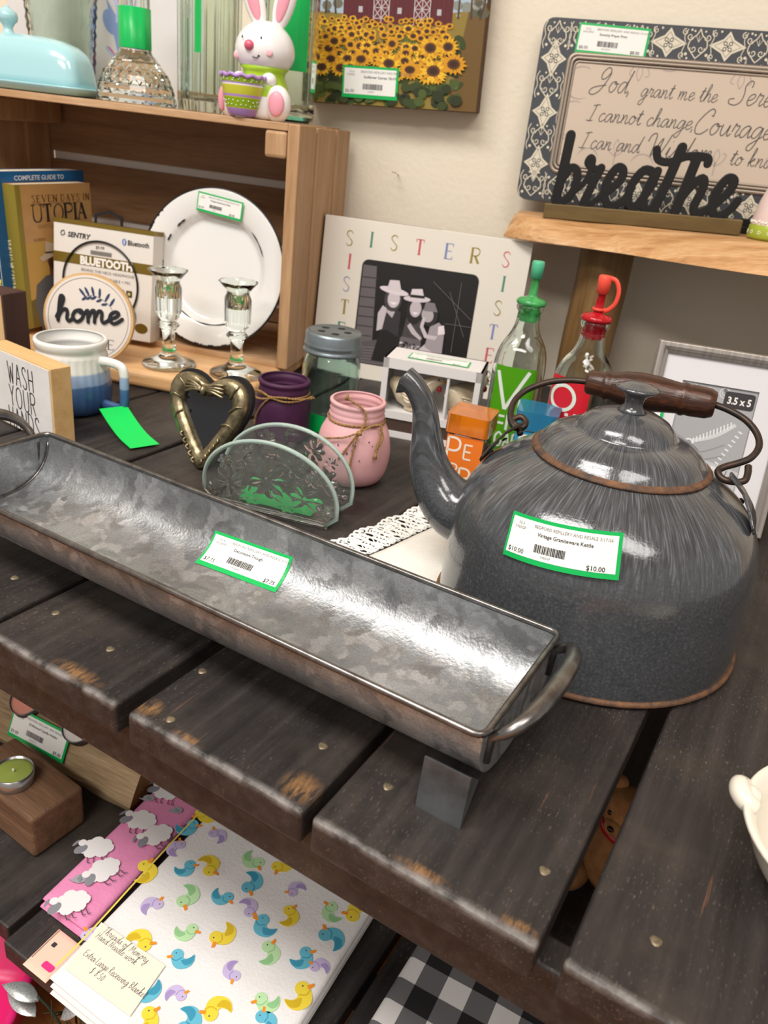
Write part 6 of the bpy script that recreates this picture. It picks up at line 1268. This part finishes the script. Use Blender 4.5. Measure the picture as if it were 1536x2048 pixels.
# ---------------------------------------------------------------- lower shelf
M_FLAN = mat('white_flannel', 'e9e6e4', .9, nz=(30, 'dfdad8', .6), bump=(350, .25)); M_PINKF = mat('pink_flannel', 'e08db4', .9, nz=(30, 'd67ca6', .6), bump=(350, .25)); M_PEACH = mat('peach_cotton', 'e8c3ae', .9)
def fold_stack(name, parent, x0, x1, y0, y1, zs, mat_, skew=0, hump=.0016, seed=1, jit=.002):
    """folded cloth: each layer is a soft rounded slab, first fold on the left and the front"""
    outs = []
    for i, (za, zb) in enumerate(zs):
        mb = MB(mat_); nx, ny = 26, 26; rn = random.Random(seed+i); dx, dy = rn.uniform(-jit, jit), rn.uniform(-jit, jit); top, bot = [], []
        def pt(u, v, s):
            x = x0+dx+(x1-x0)*u+skew*((y0+y1)/2-(y0+(y1-y0)*v)); y = y0+dy+(y1-y0)*v
            e = min(u*(x1-x0), v*(y1-y0), (1-u)*(x1-x0), (1-v)*(y1-y0)); k = min(1, max(0, e/.004))**.5; zm, h = (za+zb)/2, (zb-za)/2
            n_ = noise.noise(Vector((x*18, y*18, i*3.1+seed)))*hump*min(1, e/.02)*(1 if i == len(zs)-1 else .4)
            return (x, y, zm+s*h*k+(n_ if s > 0 else 0))
        U = [0, .004, .010, .02]+[.04+.92*q/18 for q in range(19)]+[.98, .99, .996, 1]
        for s in (1, -1):
            o = len(mb.v); n_ = len(U); vs = [pt(u, v, s) for v in U for u in U]
            f = [(j*n_+q, j*n_+q+1, (j+1)*n_+q+1, (j+1)*n_+q) for j in range(n_-1) for q in range(n_-1)]
            mb.add(vs, f if s > 0 else [q[::-1] for q in f], None, True)
        outs.append(mb.build(name, parent))
    return outs
def topz(x, y, zb, i, seed, hump, x0, x1, y0, y1):
    return zb
# pink flannel with sheep
pk_ = thing('folded_blanket', 'folded pink flannel blanket printed with grey and white sheep, lowest on the left', 'blanket', (0, 0, 0), group='folded flannel blankets')
fold_stack('folded_layer', pk_, -.4745, -.418, .302, .60, [(-.3296, -.3212), (-.3212, -.3125)], M_PINKF, .09, .0006, 4)
mb = MB(INK); Z_ = -.3106
WH, GY, DK = P('e3dfde', .9), P('85848a', .9), P('4c4a50', .9)
def onflat(mb, z): mb.fn = lambda p: Vector((p.x, p.z, z-p.y))
onflat(mb, Z_)
off_ = [0]
def nx_(): off_[0] -= .000012; return off_[0]
def sheep(x, y, a, s=1):
    c, d = math.cos(a), math.sin(a); g = lambda u, v: (x+(u*c-v*d)*s, y+(u*d+v*c)*s)
    for u, v, r in ((0, 0, .0085), (-.006, .003, .006), (.007, .003, .006), (0, .006, .006), (-.004, -.005, .006), (.005, -.005, .006), (.010, -.001, .005), (-.010, -.001, .005)): p = g(u, v); mb.disc(p[0], p[1], r*s, nx_(), WH, 12)
    p = g(-.013, -.001); mb.disc(p[0], p[1], .0062*s, nx_(), GY, 14, .0042*s, a+.6); p = g(-.0125, .006); mb.disc(p[0], p[1], .0036*s, nx_(), WH, 10); p = g(-.018, .006); mb.disc(p[0], p[1], .0042*s, nx_(), GY, 10, .0013*s, a+.9)
    for u in (-.006, -.001, .006, .010): mb.line([g(u, -.010), g(u+.0006, -.0155), g(u+.003, -.016)], .0009, nx_(), DK)
for x, y, a in ((-.4535, .4147, .5), (-.4620, .366, .7), (-.4370, .352, 1.4), (-.4600, .458, .4), (-.4270, .4100, 1.2), (-.4330, .3120, 1.0)): sheep(x, y, a, 1.1)
for x, y in ((-.4470, .333), (-.4334, .4452), (-.4680, .440)):
    mb.disc(x, y, .0060, -.00002, P('9c9aa0', .9), 14, .0046, .5); mb.flat([(x-.003, y-.003), (x-.0085, y-.006), (x-.001, y-.0055)], -.00003, P('9c9aa0', .9))
    for q in (-.001, .0008, .0026): mb.line([(x+q, y+.0015), (x+q-.0006, y-.0015)], .0006, -.00004, DK)
mb.build('sheep_print', pk_)
# ducks
dk_ = thing('folded_blanket', 'folded white flannel blanket printed with pastel ducks and a handwritten price card', 'blanket', (0, 0, 0), group='folded flannel blankets')
fold_stack('folded_layer', dk_, -.3985, -.203, .2535, .60, [(-.3298, -.3205), (-.3203, -.3115), (-.3113, -.3030)], M_FLAN, .055, .0004, 9, .0035)
mb = MB(INK); onflat(mb, -.3022)
YC, YD_, OR = P('e9cf3e', .9), P('cfae22', .9), P('ec8f1e', .9); BC, BD_ = P('64b6cc', .9), P('3d93b0', .9); GC, GD = P('b6dba6', .9), P('8fc188', .9); LC, LD = P('c4b4d8', .9), P('a48fc2', .9)
def duck(x, y, s, a, c1, c2, flip=1):
    c, d = math.cos(a), math.sin(a); g = lambda u, v: (x+(u*c*flip-v*d)*s, y+(u*d*flip+v*c)*s)
    bodyp = [(-.9, .25), (-.75, -.35), (-.35, -.7), (.2, -.7), (.65, -.45), (.85, 0), (.8, .45), (.5, .2), (.1, .1), (-.2, .45), (-.55, .55)]
    bp_ = spline([Vector((*p, 0)) for p in bodyp], 3, True); mb.flat([g(p.x, p.y) for p in bp_], -.00001, c1)
    wp_ = spline([Vector((*p, 0)) for p in ((-.15, -.05), (.25, -.45), (.75, -.2), (.8, .4), (.4, .1))], 3, True); mb.flat([g(p.x, p.y) for p in wp_], -.00002, c2)
    p = g(-.5, .42); mb.disc(p[0], p[1], .48*s, -.00003, c1, 16); mb.line([g(-.9, .1), g(-.5, -.06), (g(-.1, .2))], .09*s, -.00004, c2, sub=4)
    mb.flat([g(-.85, .42), g(-1.3, .30), g(-1.2, .12), g(-.78, .16)], -.00005, OR); p = g(-.6, .55); mb.disc(p[0], p[1], .06*s, -.00006, DK, 8)
DU = {'y': [(-0.3976, 0.3678), (-0.3582, 0.41), (-0.2611, 0.408), (-0.2974, 0.363), (-0.2593, 0.3115), (-0.3001, 0.4521), (-0.2105, 0.3537), (-0.3543, 0.3171), (-0.2973, 0.27), (-0.3976, 0.454), (-0.2128, 0.4513), (-.242, .275)],
 'b': [(-0.3721, 0.3913), (-0.3123, 0.4192), (-0.3255, 0.3886), (-0.273, 0.3875), (-0.2167, 0.4141), (-0.3103, 0.3246), (-0.2284, 0.3819), (-0.2718, 0.291), (-0.4046, 0.4278), (-0.3144, 0.2894), (-0.2196, 0.3233), (-.255, .47)],
 'g': [(-0.3287, 0.4367), (-0.3499, 0.3743), (-0.3269, 0.3436), (-0.2322, 0.4331), (-0.2536, 0.3698), (-0.2286, 0.3363)], 'l': [(-0.372, 0.4398), (-0.3703, 0.3456), (-0.274, 0.4368), (-0.2988, 0.3966), (-0.2716, 0.341), (-0.296, 0.2996), (-0.2114, 0.3871), (-0.3963, 0.4032), (-0.3857, 0.2980)]}
rn = random.Random(6)
for k, (c1, c2, s) in (('y', (YC, YD_, .0098)), ('b', (BC, BD_, .0092)), ('g', (GC, GD, .0092)), ('l', (LC, LD, .0078))):
    for i, (x, y) in enumerate(DU[k]): duck(x, y, s*1.3*rn.uniform(.88, 1.1), R({'y': 75, 'b': 20, 'g': 10, 'l': 190}[k]+rn.uniform(-45, 45)+(120 if i % 3 == 1 else 0)), c1, c2, 1 if i % 2 else -1)
mb.line([(-.3905, .262), (-.3925, .300), (-.4000, .370), (-.4075, .45)], .0016, -.00008, P('e6d25a', .9), sub=3); mb.build('duck_print', dk_)
mb = MB(P('eee3cf', .8)); onflat(mb, -.3014); nt = [(-.391, .3094), (-.3182, .312), (-.3107, .2662), (-.3825, .2640)]; mb.prism(nt, -.0004, 0); card = mb.build('price_card', dk_); card['label'] = 'handwritten cream price card'
mb = MB(P('5d5a60')); onflat(mb, -.3014); ro = R(1.5)
mb.write('Threads of Memory', -.3830, .3030, .0034, -.0006, .00035, None, SCRIPT, rot=ro, sx=.75, gap=.2, sub=3); mb.write('Hand Needle work', -.3840, .2965, .0034, -.0006, .00035, None, SCRIPT, rot=ro, sx=.72, gap=.2, sub=3)
mb.write('Extra-Large Receiving Blanket', -.3800, .2800, .0034, -.0006, .00035, None, SCRIPT, rot=ro, sx=.68, gap=.15, sub=3); mb.write('$ 8.50', -.3640, .2725, .0034, -.0006, .00035, None, SCRIPT, rot=ro, sx=.8, gap=.2, sub=3); mb.build('handwriting', card)
pc_ = thing('folded_cloth', 'folded peach printed cotton cloth tucked under the duck blanket corner', 'cloth', (0, 0, 0))
mb = MB(M_PEACH)
fold_stack('folded_layer', pc_, -.4300, -.4010, .2570, .2960, [(-.3299, -.3265), (-.3264, -.3232)], M_PEACH, .05, .0003, 21, .0012)
mb = MB(INK); onflat(mb, -.3229); mb.flat(rrect(.0042, .0042, .0008, -.4200, .2820), -.0001, P('3a3436', .9)); mb.flat(rrect(.012, .006, .002, -.408, .2660), -.0001, P('d8327e', .9)); mb.line([(-.4262, .264), (-.4275, .294)], .0006, -.0001, P('8a5a4a', .9)); mb.build('printed_pattern', pc_)
# buffalo check cloth
def checks():
    m = bpy.data.materials.new('buffalo_check'); m.use_nodes = True; N, L = nodes(m); b = N['Principled BSDF']; b.inputs['Roughness'].default_value = .9
    tc = N.new('ShaderNodeTexCoord'); mp = N.new('ShaderNodeMapping'); mp.inputs['Scale'].default_value = (1/.0445,)*3; mp.inputs['Location'].default_value = (.12, .30, 0); mp.inputs['Rotation'].default_value = (0, 0, R(-3)); L.new(tc.outputs['Object'], mp.inputs[0]); s = N.new('ShaderNodeSeparateXYZ'); L.new(mp.outputs[0], s.inputs[0])
    def sq(o):
        f = N.new('ShaderNodeMath'); f.operation = 'FRACT'; L.new(o, f.inputs[0]); g = N.new('ShaderNodeMath'); g.operation = 'GREATER_THAN'; g.inputs[1].default_value = .5; L.new(f.outputs[0], g.inputs[0]); return g.outputs[0]
    a = N.new('ShaderNodeMath'); L.new(sq(s.outputs[0]), a.inputs[0]); L.new(sq(s.outputs[1]), a.inputs[1]); h = N.new('ShaderNodeMath'); h.operation = 'MULTIPLY'; h.inputs[1].default_value = .5; L.new(a.outputs[0], h.inputs[0])
    cr = ramp(N, [(0, 'e2dedc'), (.25, '6c6b6d'), (.75, '1b1b1d')], 'CONSTANT'); L.new(h.outputs[0], cr.inputs[0]); L.new(cr.outputs[0], b.inputs['Base Color']); return m
ck = thing('folded_cloth', 'folded black and white buffalo check cloth at the bottom right', 'cloth', (0, 0, 0))
fold_stack('folded_layer', ck, -.1545, -.012, .30, .47, [(-.3298, -.3212), (-.3210, -.3115)], checks(), .0, .0012, 31, .0015)
# rustic tealight holders
M_OLDW = wood('weathered_block_wood', ['4a3423', '6b4c33', '84614a'], 1.3, 0, .7, bump=.5); M_BARK = wood('bleached_log_wood', ['6c5842', 'a58b68', 'c9b08c'], 1.1, 0, .7, bump=.7); M_ENDG = mat('cut_end_grain', '8a6430', .7, nz=(40, '6a4a22', .8)); M_FOIL = mat('tealight_cup', 'a9a7a8', .25, .9)
bh = thing('candle_block', 'square weathered wood tealight block on the lower shelf', 'candle holder', (-.566, .365, SZ+.0003), R(-3))
mb = MB(M_OLDW); mb.box(-.056, .056, -.029, .030, 0, .050); mb.build('block', bh, bevel=.004, seg=3)
def tealight(label, loc, wax, tilt=None, grp=None):
    t = thing('tealight', label, 'candle', loc, group='tealights on the lower shelf')
    if tilt: t.rotation_euler = tilt
    mb = MB(M_FOIL); mb.lathe([(0, 0), (.0185, 0), (.0188, .001), (.0190, .0150), (.0182, .0150), (.0180, .002), (0, .0018)], seg=40); mb.build('metal_cup', t)
    mb = MB(mat('wax_'+wax, wax, .4, sss=.1)); mb.lathe([(0, .002), (.0178, .002), (.0178, .0125), (.014, .0118), (.003, .0122), (0, .0124)], seg=40); mb.build('wax', t)
    mb = MB(P('e9e3c8')); mb.tube([(0, 0, .0115), (.0006, -.0008, .0165)], .0010, seg=7); mb.build('wick', t)
tealight('olive green tealight on the weathered wood block', (-.5665, .3575, SZ+.0505), '8d9a4a')
lh = thing('log_candle_holder', 'bleached half log tealight holder with a price tag on its front', 'candle holder', (-.594, .466, SZ+.0003), R(4))
mb = MB(M_BARK); prof = [(a*1.3, b_*1.3) for a, b_ in [(-.036, 0), (-.0395, .010), (-.036, .024), (-.027, .040), (-.015, .052), (0, .058), (.016, .056), (.030, .046), (.037, .030), (.038, .012), (.034, 0)]]; nx = 24; k = len(prof); vs = []
for i in range(nx+1):
    x = -.125+.235*i/nx
    for q, (y, z) in enumerate(prof): j = 1+.05*noise.noise(Vector((x*22, q*.8, 4))); vs.append((x+(.006*math.sin(q*.6) if i == nx else 0), y*j, z*j if z else 0))
mb.add(vs, [(i*k+q, i*k+(q+1) % k, (i+1)*k+(q+1) % k, (i+1)*k+q) for i in range(nx) for q in range(k)], None, False); mb.add(vs[:k], [tuple(reversed(range(k)))], M_ENDG); mb.add(vs[-k:], [tuple(range(k))], M_ENDG); mb.build('half_log', lh, bevel=.001)
mb = MB(P('3a2a18'))
LT = []
for hx in (-.052, .026):
    mb = MB(P('3a2a18')); mb.M = TR(hx, -.0275, .0618, R(38)); mb.lathe([(0, .0012), (.0200, .0012), (.0200, -.003), (0, -.003)], seg=32); LT.append(hx); mb.build('candle_well', lh)
import mathutils as mu_
for hx, wax, lb in ((-.052, 'd98f7c', 'coral tealight sunk in the left hole of the half log'), (.026, 'dad3cd', 'white tealight sunk in the right hole of the half log')):
    l = lh.matrix_basis @ Vector((hx, -.0232, .0565)); tealight(lb, l, wax, (R(38), 0, R(4)))
price_tag(lh, TR(-.062, -.0525, .0265, R(-25), 0, 0), 'Driftwood Candle Holder', '$9.00', .083, .034, code='XAQC7D', sec='55-4')
# magenta tub and silver leaves under the shelf
M_MAG = mat('magenta_plastic', 'd3246c', .3, sss=.05)
tb = thing('plastic_tub', 'magenta plastic tub on the floor under the shelf front', 'tub', (-.585, .262, -.56), R(30))
mb = MB(M_MAG); loft(mb, [(.062, .050, .0005, 5), (.075, .062, .004, 6), (.090, .076, .085, 6), (.096, .082, .0855, 6), (.096, .082, .092, 6), (.088, .074, .092, 6), (.073, .060, .006, 6), (.05, .04, .004, 6)]); mb.build('tub_body', tb)
M_LEAF = mat('silver_glitter_leaf', 'a9aeac', .35, .6, nz=(500, 'e4e8e6', .9)); M_FIR = mat('dark_green_needles', '2c3a2a', .7)
sl_ = thing('artificial_spray', 'artificial spray of silver glitter leaves and dark needles beside the tub', 'artificial plant', (-.405, .300, -.56), 0)
mb = MB(M_FIR); mb.tube([(0, 0, 0), (-.012, -.006, .05), (-.038, -.010, .105), (-.052, -.016, .130)], .0012, seg=6, sub=5); mb.tube([(0, 0, .03), (.010, -.010, .08), (.016, -.02, .115)], .0012, seg=6, sub=4); rn = random.Random(12)
for q in range(170):
    u = rn.random(); b_ = Vector((rn.uniform(-.035, .035), rn.uniform(-.03, .03), .02+.085*u)); d = Vector((rn.uniform(-1, 1), rn.uniform(-1, .4), rn.uniform(.1, 1))).normalized()*rn.uniform(.02, .034); mb.tube([b_, b_+d], [.0010, .0003], seg=4)
mb.build('needle_sprig', sl_)
for px, py, pz, yaw, pit, L_ in ((-.052, -.016, .122, 195, 5, .040), (-.050, -.022, .108, 178, -8, .044), (-.046, -.004, .135, 130, 45, .038), (-.026, -.012, .112, 60, 25, .036), (-.020, -.020, .098, 20, 10, .034), (-.008, -.024, .090, -60, 20, .034), (.012, -.022, .112, -30, 15, .032), (-.036, -.02, .096, 240, -5, .034)):
    mb = MB(M_LEAF); mb.M = Matrix.Translation((px, py, pz)) @ Matrix.Rotation(R(yaw), 4, 'Z') @ Matrix.Rotation(-R(pit), 4, 'Y'); n_ = 8; vs = []
    for i in range(n_+1):
        u = i/n_; wv = .0085*math.sin(math.pi*u**.8)+.0002; zc = .004*math.sin(math.pi*u); vs += [(L_*u, -wv, zc+.0015), (L_*u, 0, zc), (L_*u, wv, zc+.0015)]
    mb.add(vs, [(3*i+j, 3*i+j+1, 3*i+4+j, 3*i+3+j) for i in range(n_) for j in (0, 1)], None, True); mb.build('leaf', sl_, solid=.0005)
# things glimpsed through the plank gap
jg = thing('patterned_box', 'brown patterned box on the lower shelf glimpsed through the plank gap', 'box', (-.030, .420, SZ+.0003), R(4)) if 0 else None
fg = thing('bear_figurine', 'small brown bear figurine with a red scarf glimpsed through the plank gap', 'figurine', (-.028, .640, SZ+.0003), R(-20))
M_BEAR = mat('brown_plush', '8a5a34', .8, nz=(60, 'b5854f', .8)); mb = MB(M_BEAR)
ell(mb, 0, 0, .045, .034, .030, .045); ell(mb, 0, -.004, .108, .026, .024, .025); ell(mb, -.019, 0, .130, .008, .006, .008); ell(mb, .019, 0, .130, .008, .006, .008); ell(mb, 0, -.025, .102, .011, .010, .009)
for s in (-1, 1): ell(mb, s*.024, -.028, .016, .013, .022, .014); ell(mb, s*.034, -.010, .060, .010, .012, .024)
mb.build('body', fg); mb = MB(M_RED); mb.tube([(.022*math.cos(a*.5236), .020*math.sin(a*.5236), .085) for a in range(12)], .006, seg=8, closed=True); mb.tube([(.012, -.022, .083), (.018, -.032, .060)], [.006, .007], seg=8, flat=.5); mb.build('scarf', fg); mb = MB(P('1a1412', .2)); ell(mb, -.009, -.025, .113, .0028, .002, .0028); ell(mb, .009, -.025, .113, .0028, .002, .0028); ell(mb, 0, -.034, .105, .0036, .0025, .0028); mb.build('eyes_and_nose', fg)
